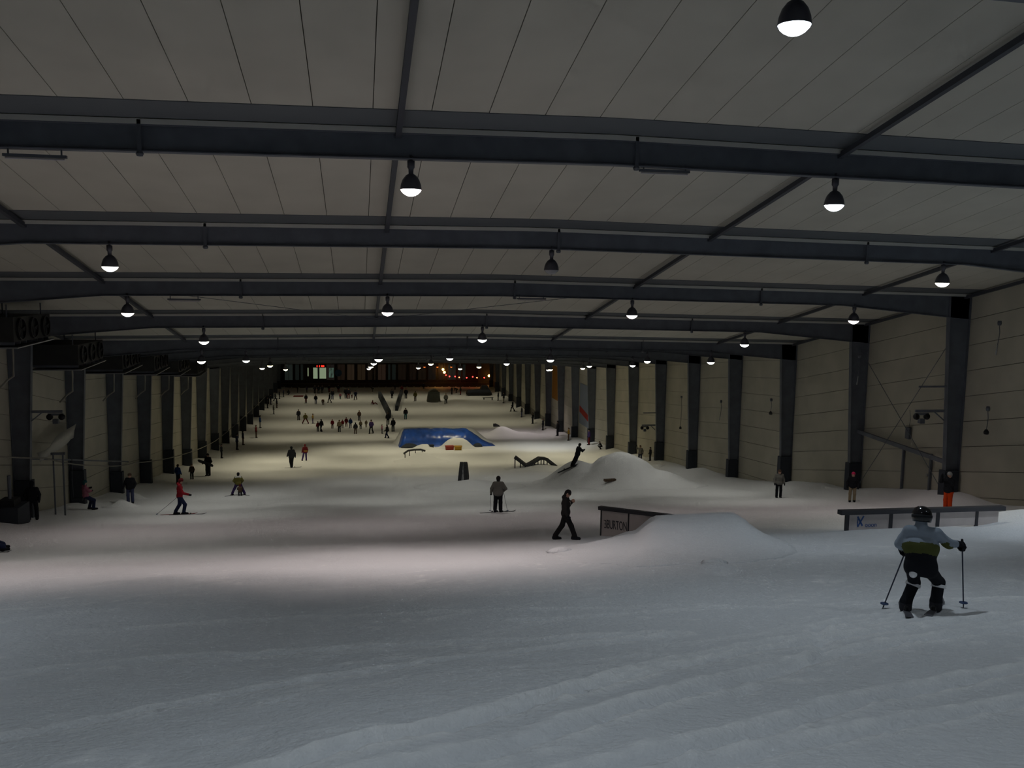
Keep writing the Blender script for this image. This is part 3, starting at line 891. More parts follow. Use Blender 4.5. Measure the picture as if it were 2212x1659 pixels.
# joints of a 1.75 m figure facing +Y
J0 = dict(aL=(-.12, 0, .09), aR=(.12, 0, .09), kL=(-.12, .02, .50), kR=(.12, .02, .50), hL=(-.10, 0, .92), hR=(.10, 0, .92), ch=(0, 0, 1.26),
          sL=(-.19, -.01, 1.42), sR=(.19, -.01, 1.42), nk=(0, 0, 1.50), hd=(0, .015, 1.635), eL=(-.29, -.03, 1.16), eR=(.29, -.03, 1.16),
          wL=(-.29, .08, .93), wR=(.29, .08, .93))
POSES = {
    'stand': {},
    'ski': dict(kL=(-.13, .14, .47), kR=(.13, .14, .47), hL=(-.10, -.08, .84), hR=(.10, -.08, .84), ch=(0, .04, 1.14), sL=(-.19, .08, 1.29), sR=(.19, .08, 1.29), nk=(0, .12, 1.36), hd=(0, .17, 1.49),
                eL=(-.31, .14, 1.05), eR=(.31, .14, 1.05), wL=(-.30, .36, .98), wR=(.30, .36, .98)),
    'walkx': dict(aL=(-.30, 0, .09), kL=(-.20, .02, .50), aR=(.14, 0, .09), kR=(.13, .03, .50)),
    'walk': dict(aL=(-.11, -.28, .10), kL=(-.11, -.05, .50), aR=(.11, .26, .09), kR=(.11, .20, .51), wL=(-.28, .22, .96), wR=(.28, -.10, .94)),
    'wide': dict(aL=(-.42, 0, .09), kL=(-.27, .06, .48), aR=(.42, 0, .09), kR=(.27, .06, .48), hL=(-.11, -.04, .84), hR=(.11, -.04, .84), ch=(0, .04, 1.14), sL=(-.19, .07, 1.29), sR=(.19, .07, 1.29), nk=(0, .1, 1.37), hd=(0, .14, 1.5),
                 eL=(-.32, .06, 1.06), eR=(.32, .06, 1.06), wL=(-.27, .28, .92), wR=(.27, .28, .92)),
    'bend': dict(hL=(-.1, -.18, .85), hR=(.1, -.18, .85), ch=(0, .12, 1.0), sL=(-.19, .28, 1.05), sR=(.19, .28, 1.05), nk=(0, .34, 1.06), hd=(0, .45, 1.08), eL=(-.25, .36, .8), eR=(.25, .36, .8), wL=(-.2, .4, .55), wR=(.2, .4, .55)),
    'point': dict(eL=(-.36, .10, 1.30), wL=(-.55, .25, 1.28)),
    'photo': dict(eL=(-.30, .12, 1.28), wL=(-.12, .26, 1.56), eR=(.34, .12, 1.28), wR=(.16, .27, 1.58)),
    'armup': dict(eR=(.36, .02, 1.40), wR=(.36, .12, 1.66)),
    'crouch': dict(kL=(-.15, .28, .42), kR=(.15, .28, .42), hL=(-.1, -.12, .52), hR=(.1, -.12, .52), ch=(0, .06, .84), sL=(-.19, .12, .98), sR=(.19, .12, .98), nk=(0, .15, 1.05), hd=(0, .2, 1.18), eL=(-.27, .25, .75), eR=(.27, .25, .75), wL=(-.2, .42, .6), wR=(.2, .42, .6)),
    'carry': dict(eL=(-.30, -.02, 1.15), wL=(-.30, .18, 1.02), eR=(.30, -.02, 1.15), wR=(.30, .18, 1.02)),
    'sit': dict(aL=(-.16, .78, .09), aR=(.16, .78, .09), kL=(-.16, .42, .36), kR=(.16, .42, .36), hL=(-.1, 0, .14), hR=(.1, 0, .14), ch=(0, -.12, .46), sL=(-.19, -.14, .62), sR=(.19, -.14, .62), nk=(0, -.12, .69), hd=(0, -.08, .82),
                eL=(-.3, -.3, .36), eR=(.3, -.3, .36), wL=(-.32, -.42, .12), wR=(.32, -.42, .12)),
    'lift': dict(aL=(-.20, .20, .09), aR=(.17, .30, .09), kL=(-.16, .28, .46), kR=(.14, .34, .50), hL=(-.1, -.02, .72), hR=(.1, -.02, .72), ch=(0, -.06, 1.06), sL=(-.19, -.06, 1.22), sR=(.19, -.06, 1.22), nk=(0, -.05, 1.30), hd=(0, -.03, 1.43), eL=(-.26, .08, 1.02), wL=(-.12, .22, 1.1), eR=(.26, .08, 1.0), wR=(.14, .22, 1.0)),
    'climb': dict(aL=(-.12, -.34, .09), aR=(.12, -.30, .12), kL=(-.12, -.14, .50), kR=(.12, -.10, .52), hL=(-.1, .06, .90), hR=(.1, .06, .90), ch=(0, .20, 1.22), sL=(-.19, .28, 1.36), sR=(.19, .28, 1.36), nk=(0, .31, 1.44), hd=(0, .37, 1.57), eL=(-.3, .42, 1.16), wL=(-.2, .58, 1.22), eR=(.3, .42, 1.16), wR=(.2, .58, 1.22)),
    'head_down': dict(hd=(.02, .09, 1.60), eR=(.28, .02, 1.15), wR=(.10, .22, 1.35)),
}
JACK, PANT, SKIN, HAT, BOOT, GLOVE, ACC, EYE = range(8)
def body_prims(pose, fat=1.0, head=1.0, detail=False, hood=False, boots=1.0, fingers=False, low=JACK):
    J = {k_: np.array(v, float) for k_, v in {**J0, **pose}.items()}
    f = fat
    P = []
    pel = (J['hL'] + J['hR']) / 2
    up = (J['nk'] - pel); up = up / np.linalg.norm(up)
    lat = J['sR'] - J['sL']; lat = lat / np.linalg.norm(lat)
    fw = np.cross(up, lat)
    for s in 'LR':
        P.append((J['h' + s], J['k' + s], .105 * f, .082 * f, PANT))
        P.append((J['k' + s], J['a' + s] + (0, 0, .08), .084 * f, .080 * f, PANT))
        hf = fw.copy(); hf[2] = 0; hf = hf / (np.linalg.norm(hf) + 1e-6)
        P.append((J['a' + s] + np.array([0, 0, .05]), J['a' + s] + np.array([0, 0, -.02]), .066 * boots, .066 * boots, BOOT))
        P.append((J['a' + s] + np.array([0, 0, -.02]) - hf * .05, J['a' + s] + np.array([0, 0, -.03]) + hf * .16, .062 * boots, .052 * boots, BOOT))
        P.append((J['s' + s], J['e' + s], .075 * f, .064 * f, JACK))
        fd = (J['w' + s] - J['e' + s]); fl = np.linalg.norm(fd); fd = fd / fl
        P.append((J['e' + s], J['w' + s] - fd * .03, .064 * f, .055 * f, JACK))
        w_ = J['w' + s]
        if not fingers:
            P.append((w_, w_ + fd * .10, .044, .040, GLOVE))
            tv = np.cross(fd, lat); tv = tv / (np.linalg.norm(tv) + 1e-6)
            P.append((w_ + fd * .02, w_ + fd * .07 + tv * .045, .022, .018, GLOVE))
    P.append((J['hL'] + up * .0, J['hR'] + up * .0, .118 * f, .118 * f, PANT))
    for a_, r_, hw in ((.10, .128, .09), (.24, .125, .085), (.38, .135, .105)):
        c = pel + up * a_
        P.append((c - lat * hw * f, c + lat * hw * f, r_ * f, r_ * f, low if a_ < .3 else JACK))
    P.append((pel + up * .03 - lat * .08, pel + up * .03 + lat * .08, .138 * f, .138 * f, low))
    P.append((J['sL'] * .93 + J['sR'] * .07, J['sR'] * .93 + J['sL'] * .07, .088 * f, .088 * f, JACK))
    P.append((J['nk'] - up * .06, J['nk'] + up * .02, .075, .06, JACK))
    hd = J['hd']; hv = hd - J['nk']; hv = hv / np.linalg.norm(hv)
    h = head
    P.append((J['nk'] - hv * .02, hd - hv * .05, .055, .055, SKIN))
    P.append((hd - hv * .045 * h + fw * .01, hd + hv * .03 * h, .078 * h, .092 * h, SKIN))
    P.append((hd + hv * .045 * h - fw * .012, hd + hv * .055 * h - fw * .005, .098 * h, .100 * h, HAT))
    P.append((hd - hv * .02 * h - fw * .035, hd + hv * .03 * h - fw * .03, .085 * h, .09 * h, HAT))
    if detail:
        P.append((hd + fw * .085 * h - hv * .02, hd + fw * .108 * h - hv * .035, .014, .016, SKIN))
        P.append((hd - hv * .055 * h + fw * .07, hd - hv * .09 * h + fw * .066, .03, .032, SKIN))
        P.append((hd - hv * .062 * h + fw * .088 - lat * .018, hd - hv * .062 * h + fw * .088 + lat * .018, .007, .007, EYE))
        for s in (-1, 1):
            P.append((hd + fw * .084 * h + lat * .033 * s + hv * .002, hd + fw * .084 * h + lat * .036 * s + hv * .002, .012, .012, EYE))
            P.append((hd + lat * .088 * s * h - hv * .02, hd + lat * .092 * s * h + hv * .015, .017, .02, SKIN))
    if hood:
        P.append((J['nk'] - fw * .07 - lat * .06, J['nk'] - fw * .07 + lat * .06, .07, .07, JACK))
    return P, J, fw, lat, up

def hand_prims(w_, fd, curl_dir, side):
    """closed glove: palm, four curled fingers of unequal length, thumb from the side of the palm"""
    fd = np.array(fd) / np.linalg.norm(fd); c = np.array(curl_dir, float); c = c - fd * (c @ fd); c /= np.linalg.norm(c)
    sd = np.cross(fd, c) * side
    P = [(w_ - fd * .05, w_, .040, .042, 0), (w_, w_ + fd * .075, .036, .036, 0), (w_ + fd * .03 + sd * .018, w_ + fd * .075 + sd * .022, .026, .024, 0), (w_ + fd * .03 - sd * .018, w_ + fd * .07 - sd * .022, .026, .024, 0)]
    for i, L in enumerate((.052, .060, .056, .044)):
        b0 = w_ + fd * (.085 - .004 * abs(i - 1)) + sd * (.033 - .022 * i)
        b1 = b0 + fd * L * .45 + c * L * .55
        b2 = b1 - fd * L * .25 + c * L * .7
        b3 = b2 - fd * L * .6 + c * L * .05
        P += [(b0, b1, .0125, .012, 0), (b1, b2, .012, .0115, 0), (b2, b3, .0115, .0105, 0)]
    t0 = w_ + fd * .025 + sd * .042
    t1 = t0 + sd * .018 + fd * .028 + c * .02
    t2 = t1 + fd * .012 + c * .038 - sd * .018
    P += [(t0, t1, .0155, .014, 0), (t1, t2, .014, .012, 0)]
    return P

C_BLK = (.012, .013, .017); C_DK = (.022, .024, .032); C_NAVY = (.015, .022, .06); C_RED = (.26, .012, .022); C_DRED = (.13, .014, .018)
C_GRY = (.17, .165, .15); C_LGRY = (.33, .33, .33); C_OLV = (.15, .135, .035); C_BRN = (.08, .05, .035); C_TAN = (.26, .21, .14); C_PNK = (.36, .12, .18)
C_ORG = (.60, .055, .008); C_JEAN = (.055, .065, .14); C_PUR = (.05, .03, .12); C_TEAL = (.02, .09, .10); C_BLU = (.025, .07, .22); C_WHT = (.60, .60, .60); C_YEL = (.38, .22, .03); C_HOT = (.6, .03, .12)

def person(x, y, H, face, pose, jack, pant, hat, label, z=None, res=None, fat=1.0, head=1.0, detail=False, fingers=False, acc=None, glove=C_BLK, boot=C_BLK, hood=False, boots=1.0, extra=None, group=None, sink=.0, low=JACK):
    sc = H / 1.75
    ps = POSES[pose] if isinstance(pose, str) else pose
    if z is None and 'sit' != pose:      # feet follow the slope
        ps = dict(ps); full = {**J0, **ps}; cf, sf = math.cos(math.radians(face)), math.sin(math.radians(face)); g0 = gz(x, y)
        for q in 'LR':
            ax_, ay_, az_ = full['a' + q]; kx_, ky_, kz_ = full['k' + q]
            dz = (gz(x + (ax_ * cf - ay_ * sf) * sc, y + (ax_ * sf + ay_ * cf) * sc) - g0) / sc
            ps['a' + q] = (ax_, ay_, az_ + dz); ps['k' + q] = (kx_, ky_, kz_ + dz * .5)
    prims, J, fw, lat, up = body_prims(ps, fat, head, detail, hood, boots, fingers, low)
    if extra:
        prims += extra(J, fw, lat, up)
    prims = [(np.array(a) * sc, np.array(b_) * sc, ra * sc, rb * sc, m) for a, b_, ra, rb, m in prims]
    mats = [cloth(jack), cloth(pant), M_SKIN, cloth(hat), cloth(boot), cloth(glove), cloth(acc or jack), M_EYE]
    r = res or max(.022, min(.06, y / 2600))
    me = blend_mesh('person', prims, r, mats, k=max(.035, r * .9) * 1.0)
    zz = gz(x, y) if z is None else z
    o = link('person', me, None, (x, y, zz - sink - .012))
    o.rotation_euler = (0, 0, math.radians(face))
    tag(o, label, 'person', group)
    Mw = Matrix.Translation((x, y, zz - sink - .012)) @ Matrix.Rotation(math.radians(face), 4, 'Z')
    return o, {k_: Mw @ Vector(v * sc) for k_, v in J.items()}, Mw, sc

# ---- gear
M_SKI = mat('ski_top', (.10, .10, .115), .35, spec=.5)
def ski(label, x, y, rz, L, m=None, name='ski', wd=.075, z=None):
    n = 14; vs = []; fs = []
    for i in range(n + 1):
        t = i / n; s = (t - .5) * L
        tip = max(0, (t - .86) / .14)
        zz = .06 * tip * tip
        wv = wd / 2 * (1 + .22 * abs(2 * t - 1)**2) * (math.sqrt(max(0, 1 - max(0, (t - .94) / .06)**2)) if t > .94 else 1)
        wv = max(wv, .006)
        wx, wy = x - math.sin(rz) * s, y + math.cos(rz) * s
        g = (gz(wx, wy) if z is None else z) + .004
        for sx, dz in ((-1, 0), (1, 0), (1, .014), (-1, .014)):
            vs.append((wx + math.cos(rz) * wv * sx, wy + math.sin(rz) * wv * sx, g + zz + dz))
    for i in range(n):
        a = i * 4
        for k_ in range(4):
            fs.append((a + k_, a + (k_ + 1) % 4, a + 4 + (k_ + 1) % 4, a + 4 + k_))
    fs += [(0, 3, 2, 1), (n * 4, n * 4 + 1, n * 4 + 2, n * 4 + 3)]
    mb = MB(); c = Vector((x, y, gz(x, y) if z is None else z))
    mb.add([Vector(v) - c for v in vs], fs)
    t = thing(name, label, 'ski' if name == 'ski' else 'snowboard', c)
    bt_ = mb.obj('base_and_top', m or M_SKI, t)
    bb = MB()
    for s0, s1, w2 in ((-.20, -.10, .035), (.08, .17, .035)):
        for s_ in ((s0 + s1) / 2,):
            px_, py_ = -math.sin(rz) * s_, math.cos(rz) * s_
            bb.lathe([(0, .03), (w2, .03), (w2 * .9, .07), (w2 * .5, .085), (0, .085)], 8, (px_, py_, gz(x + px_, y + py_) - c.z if z is None else 0))
    bb.obj('binding', M_BLACK, bt_)
    return t
def pole(label, top, tip):
    t = thing('ski_pole', label, 'ski pole', tip)
    a = Vector(top) - Vector(tip)
    u = a.normalized()
    MB().tube([(0, 0, 0), u * .05, a], [.003, .008, .009], 8).obj('shaft', mat('pole_shaft', (.05, .06, .09), .4), t)
    MB().tube([a - u * .02, a + u * .07, a + u * .10], [.016, .017, .012], 8).obj('grip', M_BLACK, t)
    b_ = MB(); b_.lathe([(0, 0), (.05, .004), (.05, .014), (.012, .022), (0, .022)], 12)
    o_ = b_.obj('basket', mat('basket_blue', (.04, .07, .16), .5), t); o_.location = u * .08
    return t

# ------------------------------------------------------------------ the young skier in front
KX, KY = 6.85, 9.38
kid_pose = dict(aL=(-.20, -.02, .10), aR=(.25, .10, .10), kL=(-.10, .12, .47), kR=(.27, .22, .48), hL=(-.13, -.12, .78), hR=(.11, -.10, .78), ch=(-.03, .02, 1.14),
                sL=(-.24, .06, 1.34), sR=(.20, .08, 1.35), nk=(-.05, .12, 1.43), hd=(-.05, .17, 1.565), eL=(-.36, .06, 1.10), wL=(-.30, .28, .98), eR=(.38, .12, 1.20), wR=(.50, .24, 1.18))
def kid_extra(J, fw, lat, up):
    P = []
    pel = (J['hL'] + J['hR']) / 2
    P.append((J['nk'] - up * .03 - fw * .01, J['nk'] + up * .05 - fw * .01, .095, .085, JACK))
    c = pel + up * .33
    P.append((c - lat * .12 - fw * .015, c + lat * .12 - fw * .015, .156, .156, ACC))
    P.append((J['eL'] * .6 + J['sL'] * .4, J['eL'] * .4 + J['wL'] * .6, .077, .068, ACC))
    P.append((J['eR'] * .75 + J['sR'] * .25 - up * .03, J['eR'] - up * .02, .072, .062, ACC))
    return P
kid, KJ, KM, KS = person(KX, KY, 1.30, -37, kid_pose, (.30, .35, .42), C_BLK, C_BLK, 'young skier seen from behind, black helmet, pale blue jacket, black trousers',
                         res=.0105, fat=1.13, head=.86, fingers=True, acc=(.09, .10, .03), low=PANT, extra=kid_extra, boots=1.4, boot=(.03, .03, .036))
def local_mesh(o, name, me, label=None):
    c = link(name, me, o)
    if label:
        c['label'] = label
    return c
k_ = KS
hd = np.array(kid_pose['hd']) * k_
HV = np.array([0, .05, .155]); HV = HV / np.linalg.norm(HV)
hm = MB()
prof = [(.0, .155), (.06, .148), (.105, .122), (.135, .075), (.146, .02), (.143, -.04), (.132, -.085), (.124, -.085), (.12, -.02), (.0, .08)]
hm.lathe(prof, 24)
ho = hm.obj('helmet', mat('helmet_shell', (.008, .008, .010), .15, spec=.6), kid, True)
ho.location = Vector(hd) + Vector((0, .0, .02)); ho.rotation_euler = (-.25, 0, .15); ho.scale = (.80, .88, .82); ho['label'] = 'glossy black ski helmet'
st = MB(); st.lathe([(.1455, -.02), (.150, -.02), (.150, .022), (.1475, .022)], 24)
so = st.obj('goggle_strap', M_BLACKM, ho, True)
def band(o, name, a, b_, r, h, m, seg=20, arc=None, off=0):
    a = Vector(a); b_ = Vector(b_); u = (b_ - a).normalized(); mb = MB()
    x_ = u.cross(Vector((0, 1, 0))).normalized(); y_ = u.cross(x_)
    vs = []; fs = []; n = seg
    for i in range(n + 1):
        t = (arc[0] + (arc[1] - arc[0]) * i / n) if arc else 2 * math.pi * i / n
        e = x_ * math.cos(t) + y_ * math.sin(t)
        for rr, s_ in ((r, -h / 2), (r + .004, -h / 2), (r + .004, h / 2), (r, h / 2)):
            vs.append(a + e * rr + u * s_)
    for i in range(n):
        for q in range(4):
            fs.append((i * 4 + q, i * 4 + (q + 1) % 4, i * 4 + 4 + (q + 1) % 4, i * 4 + 4 + q))
    return mb.add(vs, fs).obj(name, m, o)
for s_ in 'LR':
    kk = Vector(kid_pose['k' + s_]) * k_; aa = Vector(kid_pose['a' + s_]) * k_; hh = Vector(kid_pose['h' + s_]) * k_
    c = kk + (aa - kk) * .12
    b_ = band(kid, 'reflective_band', c, aa, .088 * 1.13 * k_ + .012, .040, M_REFLECT); b_['label'] = 'bright reflective band'
# round reflective patch on the seat of the trousers
c = (Vector(kid_pose['hL']) * .45 + Vector(kid_pose['kL']) * .55) * k_
pm = MB().lathe([(0, .016), (.03, .013), (.046, .0), (.03, -.012), (0, -.012)], 16)
po = pm.obj('reflective_patch', M_REFLECT, kid, True); po.location = Vector((-.085, -.19, .525)); po.rotation_euler = (math.radians(78), 0, 0); po['label'] = 'round bright reflective patch'
fwd = Vector((0, 1, 0))
for s_, sd in (('L', 1), ('R', -1)):
    w_ = np.array(kid_pose['w' + s_]) * k_; e_ = np.array(kid_pose['e' + s_]) * k_
    fd = w_ - e_; fd = fd / np.linalg.norm(fd)
    me = blend_mesh('glove', [(a, b2, ra * 1.05, rb * 1.05, 0) for a, b2, ra, rb, _ in hand_prims(w_, fd, (0, 0, -1), sd)], .007, [cloth(C_BLK)], k=.012)
    local_mesh(kid, 'glove', me)
for s_, tip, lab in (('L', (6.62, 9.78), 'ski pole in the left hand of the young skier in front'), ('R', (7.46, 9.36), 'ski pole in the right hand of the young skier in front')):
    w_ = np.array(kid_pose['w' + s_]) * k_; e_ = np.array(kid_pose['e' + s_]) * k_; fd = (w_ - e_) / np.linalg.norm(w_ - e_)
    top = KM @ Vector(w_ + fd * .085 + np.array([0, 0, -.03]))
    pole(lab, top, (tip[0], tip[1], gz(*tip) - .02))
for s_, rz, lab in (('L', -.52, 'left ski of the young skier in front, pointing downhill'), ('R', -.78, 'right ski of the young skier in front, turned outwards')):
    a = KJ['a' + s_]
    ski(lab, a.x + .02, a.y + .03, rz, 1.05)

# ------------------------------------------------------------------ man walking in dark suit, man in grey with poles
man_pose = dict(aL=(-.15, -.36, .09), kL=(-.14, -.13, .50), aR=(.15, .34, .09), kR=(.14, .22, .51), hd=(.0, .06, 1.62), eR=(.31, .02, 1.16), wR=(.30, .10, .93), eL=(-.27, .06, 1.16), wL=(-.06, .22, 1.36))
man, MJ, MM, MS = person(6.46, 26.2, 1.62, -112, man_pose, (.028, .026, .026), (.016, .015, .016), (.02, .018, .018), 'man in a dark ski suit and cap walking across, hand raised to his chin',
                         res=.017, fat=1.06, detail=True, fingers=True, boots=1.15, hood=True, glove=C_BLK)
for s_, sd, cd in (('R', -1, (0, 1, 0)), ('L', 1, (1, .2, 0))):
    w_ = np.array(man_pose['w' + s_]) * MS; e_ = np.array(man_pose['e' + s_]) * MS; fd = (w_ - e_) / np.linalg.norm(w_ - e_)
    me = blend_mesh('glove' if s_ == 'R' else 'hand', hand_prims(w_, fd, cd, sd), .008, [cloth(C_BLK) if s_ == 'R' else M_SKIN], k=.012)
    local_mesh(man, 'glove' if s_ == 'R' else 'hand', me)
sl = MB().tube([Vector((-.10, .145, 1.20)) * MS, Vector((.0, .17, 1.29)) * MS, Vector((.09, .15, 1.38)) * MS], .012, 6).obj('cord', mat('pale_cord', (.4, .36, .34), .7), man, True); sl['label'] = 'pale neck cord'
grey_pose = dict(eL=(-.32, -.02, 1.17), wL=(-.34, .05, .93), eR=(.36, -.04, 1.18), wR=(.26, .16, 1.02), aL=(-.14, 0, .09), aR=(.13, .04, .09))
gr, GJ, GM, GS = person(6.54, 40.0, 1.74, -8, grey_pose, (.16, .155, .14), (.014, .014, .018), (.02, .018, .018), 'skier in a grey jacket and black trousers seen from behind, holding poles',
                        res=.018, fat=1.14, fingers=True)
for s_, sd in (('L', 1), ('R', -1)):
    w_ = np.array(grey_pose['w' + s_]) * GS; e_ = np.array(grey_pose['e' + s_]) * GS; fd = (w_ - e_) / np.linalg.norm(w_ - e_)
    local_mesh(gr, 'glove', blend_mesh('glove', hand_prims(w_, fd, (0, 1, -.2), sd), .009, [cloth(C_BLK)], k=.012))
pole('ski pole at the right side of the grey-jacketed skier', GJ['wR'] + Vector((0, .06, -.02)), (7.08, 40.35, gz(7.08, 40.35) - .02))
pole('ski pole at the left side of the grey-jacketed skier', GJ['wL'] + Vector((0, .05, -.03)), (6.3, 40.9, gz(6.3, 40.9) - .02))
ski('left ski under the grey-jacketed skier', GJ['aL'].x, GJ['aL'].y + .1, -1.1, 1.7)
ski('right ski under the grey-jacketed skier', GJ['aR'].x, GJ['aR'].y + .1, -1.25, 1.7)

# ------------------------------------------------------------------ other people, near to far
def P_(x, y, H, face, pose, j, p, h, label, **k):
    return person(x, y, H, face, pose, j, p, h, label, **k)
# skier in red
rp = dict(aL=(-.14, -.22, .09), kL=(-.13, -.03, .49), aR=(.13, .16, .09), kR=(.13, .22, .50), hL=(-.1, -.02, .90), hR=(.1, -.02, .90), ch=(0, .03, 1.22), wR=(.28, .40, 1.02), eR=(.30, .14, 1.10), wL=(-.30, .10, .98), eL=(-.32, -.08, 1.14), hd=(0, .05, 1.62))
rd, RJ, _, _ = P_(-8.72, 44.4, 1.84, -82, rp, C_RED, C_NAVY, C_DRED, 'skier in a red jacket and navy trousers gliding to the right', res=.02, hood=True)
pole('ski pole trailing behind the skier in red', RJ['wL'], (-10.1, 45.4, gz(-10.1, 45.4) - .02))
ski('dark ski under the skier in red, nearer one', RJ['aR'].x + .2, RJ['aR'].y - .05, -1.45, 1.75)
ski('dark ski under the skier in red, farther one', RJ['aL'].x + .15, RJ['aL'].y + .05, -1.55, 1.75, mat('ski_red', (.2, .03, .03), .4))
# instructor holding a child
def shoulder_band(J, fw, lat, up):
    c = (J['sL'] + J['sR']) / 2
    return [(J['sL'] * .85 + J['sR'] * .15 - fw * .03, J['sR'] * .85 + J['sL'] * .15 - fw * .03, .092, .092, ACC)]
wd, WJ, _, _ = P_(-7.87, 58.9, 1.62, 6, 'wide', C_OLV, C_PUR, C_BLK, 'skier in an olive jacket with white shoulders straddling a child', acc=C_WHT, extra=shoulder_band, res=.022, fat=1.08)
P_(-7.72, 58.55, 1.0, 6, 'crouch', C_BRN, C_DK, C_DRED, 'small child in dark clothes between the legs of the olive-jacketed skier', res=.022)
ski('left ski of the olive-jacketed skier', WJ['aL'].x, WJ['aL'].y, -.5, 1.5)
ski('right ski of the olive-jacketed skier', WJ['aR'].x, WJ['aR'].y, .5, 1.5)
# others on the left
P_(-13.6, 54.7, 1.86, 175, 'carry', C_BLK, C_JEAN, C_BRN, 'man in a black jacket and blue jeans standing by the left columns', res=.021, fat=1.08)
lf, LJ, _, _ = P_(-14.6, 49.6, 1.85, -60, 'lift', C_PNK, C_NAVY, C_TEAL, 'rider with pink jacket and teal helmet sitting back against the lift bar', res=.021)
t = thing('tow_bar', 'dark tow bar pad behind the rider in pink', 'tow bar', (LJ['hL'].x - .3, LJ['hL'].y - .1, LJ['hL'].z - .18))
MB().box(-.28, .22, -.16, .16, -.04, .08).obj('pad', M_PAD, t)
MB().tube([(-.25, 0, .05), (-.32, .1, 1.1), (-.35, .3, 2.2)], .02, 6).obj('hanger_rod', M_STEEL2, t)
P_(-15.0, 43.0, 1.84, 10, 'walk', C_BLK, C_BLK, C_BLK, 'dark-clothed person in shadow in front of the first left column', res=.022)
P_(-13.66, 69.0, 1.5, -30, 'stand', C_BLU, C_DK, C_BRN, 'person in a blue jacket standing just behind the red skier', res=.03)
P_(-13.3, 72.6, 1.26, 160, 'stand', C_BRN, C_BLK, C_BRN, 'child in brown standing by the left wall beyond the blue jacket', res=.03)
cb, CJ, _, _ = P_(-12.43, 75.0, 1.9, 150, 'carry', C_BLK, C_BLK, C_BLK, 'dark-clothed boarder by the left columns carrying a snowboard under the arm', res=.026, fat=1.15)
c = (CJ['wL'] + CJ['wR']) / 2
t = thing('snowboard', 'dark snowboard held crosswise by the boarder at the left columns', 'snowboard', c + Vector((-.05, -.12, .05)), -.5)
mb = MB(); n = 16; pts = []
for i in range(n + 1):
    s = -.78 + 1.56 * i / n; wv = .13 * math.sqrt(max(.02, 1 - max(0, (abs(s) - .62) / .16)**2)); pts.append((s, wv))
mb.poly([(s, 0, w2 - s * .22) for s, w2 in pts] + [(s, 0, -w2 - s * .22) for s, w2 in reversed(pts)], (0, .02, 0)).obj('deck', M_PAD, t)
for q in (-.25, .25):
    MB().box(q - .06, q + .06, -.09, -.01, -.09 - q * .22, .09 - q * .22).obj('binding', M_BLACK, t)
P_(-6.1, 81.4, 1.98, 20, 'walk', C_DK, C_BLK, C_BLK, 'dark-clothed skier in the open snow left of the arched box', res=.028, fat=1.12)
ski('ski of the dark-clothed skier left of the arched box', -5.95, 81.5, -1.2, 1.6)
P_(-5.36, 89.4, 1.7, 25, 'walkx', C_DRED, C_PUR, C_DRED, 'person in a dark red and yellow jacket with purple trousers, walking', acc=C_YEL, res=.03, extra=lambda J, fw, lat, up: [((J['hL'] + J['hR']) / 2 + up * .14 - lat * .06, (J['hL'] + J['hR']) / 2 + up * .14 + lat * .1, .14, .14, ACC)])
# fallen person at the left edge
fo, FJ, _, _ = P_(-12.15, 29.8, 1.7, -70, 'sit', C_BLK, C_NAVY, C_BLK, 'fallen skier in dark clothes sitting at the left picture edge', res=.022, acc=C_LGRY,
                  extra=lambda J, fw, lat, up: [(J['hR'] + np.array([.02, .1, .09]), J['kR'] + np.array([.05, 0, .05]), .022, .022, ACC), (J['sR'] + np.array([.0, .06, .04]), J['eR'] + np.array([.03, .03, 0]), .02, .02, ACC)])
ski('ski of the fallen skier at the left edge', -11.6, 29.6, -1.35, 1.1)
# right-hand side
P_(23.45, 44.9, 1.63, 170, 'stand', C_GRY, C_BLK, C_BRN, 'person in a grey jacket and black trousers before the third column on the right', res=.021)
P_(24.9, 39.9, 1.56, 150, 'stand', C_BLK, C_TAN, C_HOT, 'person with a pink hat, black top and tan trousers by the right wall', res=.021)
P_(25.3, 33.2, 1.72, 100, 'photo', C_BLK, C_ORG, C_LGRY, 'person in bright orange trousers and black jacket holding up both hands', res=.02, fat=1.1)
px_, py_ = 26.55, 78.5
P_(px_, py_, 1.6, 150, 'armup', C_GRY, C_NAVY, C_BRN, 'person in a grey top and dark trousers beyond the snow pile, at the wall', res=.03)
P_(27.0, 76.9, 1.3, 90, 'stand', C_BLK, C_BLK, C_BLK, 'dark-clothed child at the foot of a column right of the snow pile', res=.03)
P_(27.1, 94.0, 1.25, 90, 'crouch', C_BLK, C_BLK, C_BLK, 'dark crouching person at a right column behind the snow pile', res=.032)
# rider on the pile
rx, ry = 15.75, 60.9
rz_ = gz(rx, ry) + float(pile_h(np.array([rx]), np.array([ry]))[0])
rb, BJ, _, _ = P_(rx, ry, 1.72, -75, dict(POSES['climb'], ch=(0, .14, 1.24), sL=(-.19, .18, 1.39), sR=(.19, .18, 1.39), nk=(0, .2, 1.47), hd=(0, .24, 1.6), eL=(-.3, .3, 1.18), wL=(-.18, .52, 1.2), eR=(.3, .3, 1.18), wR=(.18, .52, 1.25)), C_BLK, C_BLK, C_BLK, 'snowboarder in black leaning on the left flank of the snow pile', z=rz_ - .05, res=.024, fat=1.1)
t = thing('snowboard', 'dark snowboard under the boarder on the snow pile', 'snowboard', (BJ['aL'].x - .3, BJ['aL'].y - .05, BJ['aL'].z - .22), 0)
MB().poly([(s * .98, w2, s * .42) for s, w2 in pts] + [(s * .98, -w2, s * .42) for s, w2 in reversed(pts)], (-.008, 0, .02)).obj('deck', M_PAD, t)
for q in (-.25, .25):
    MB().box(q - .05, q + .05, -.1, .1, q * .42 + .01, q * .42 + .09).obj('binding', M_BLACK, t)

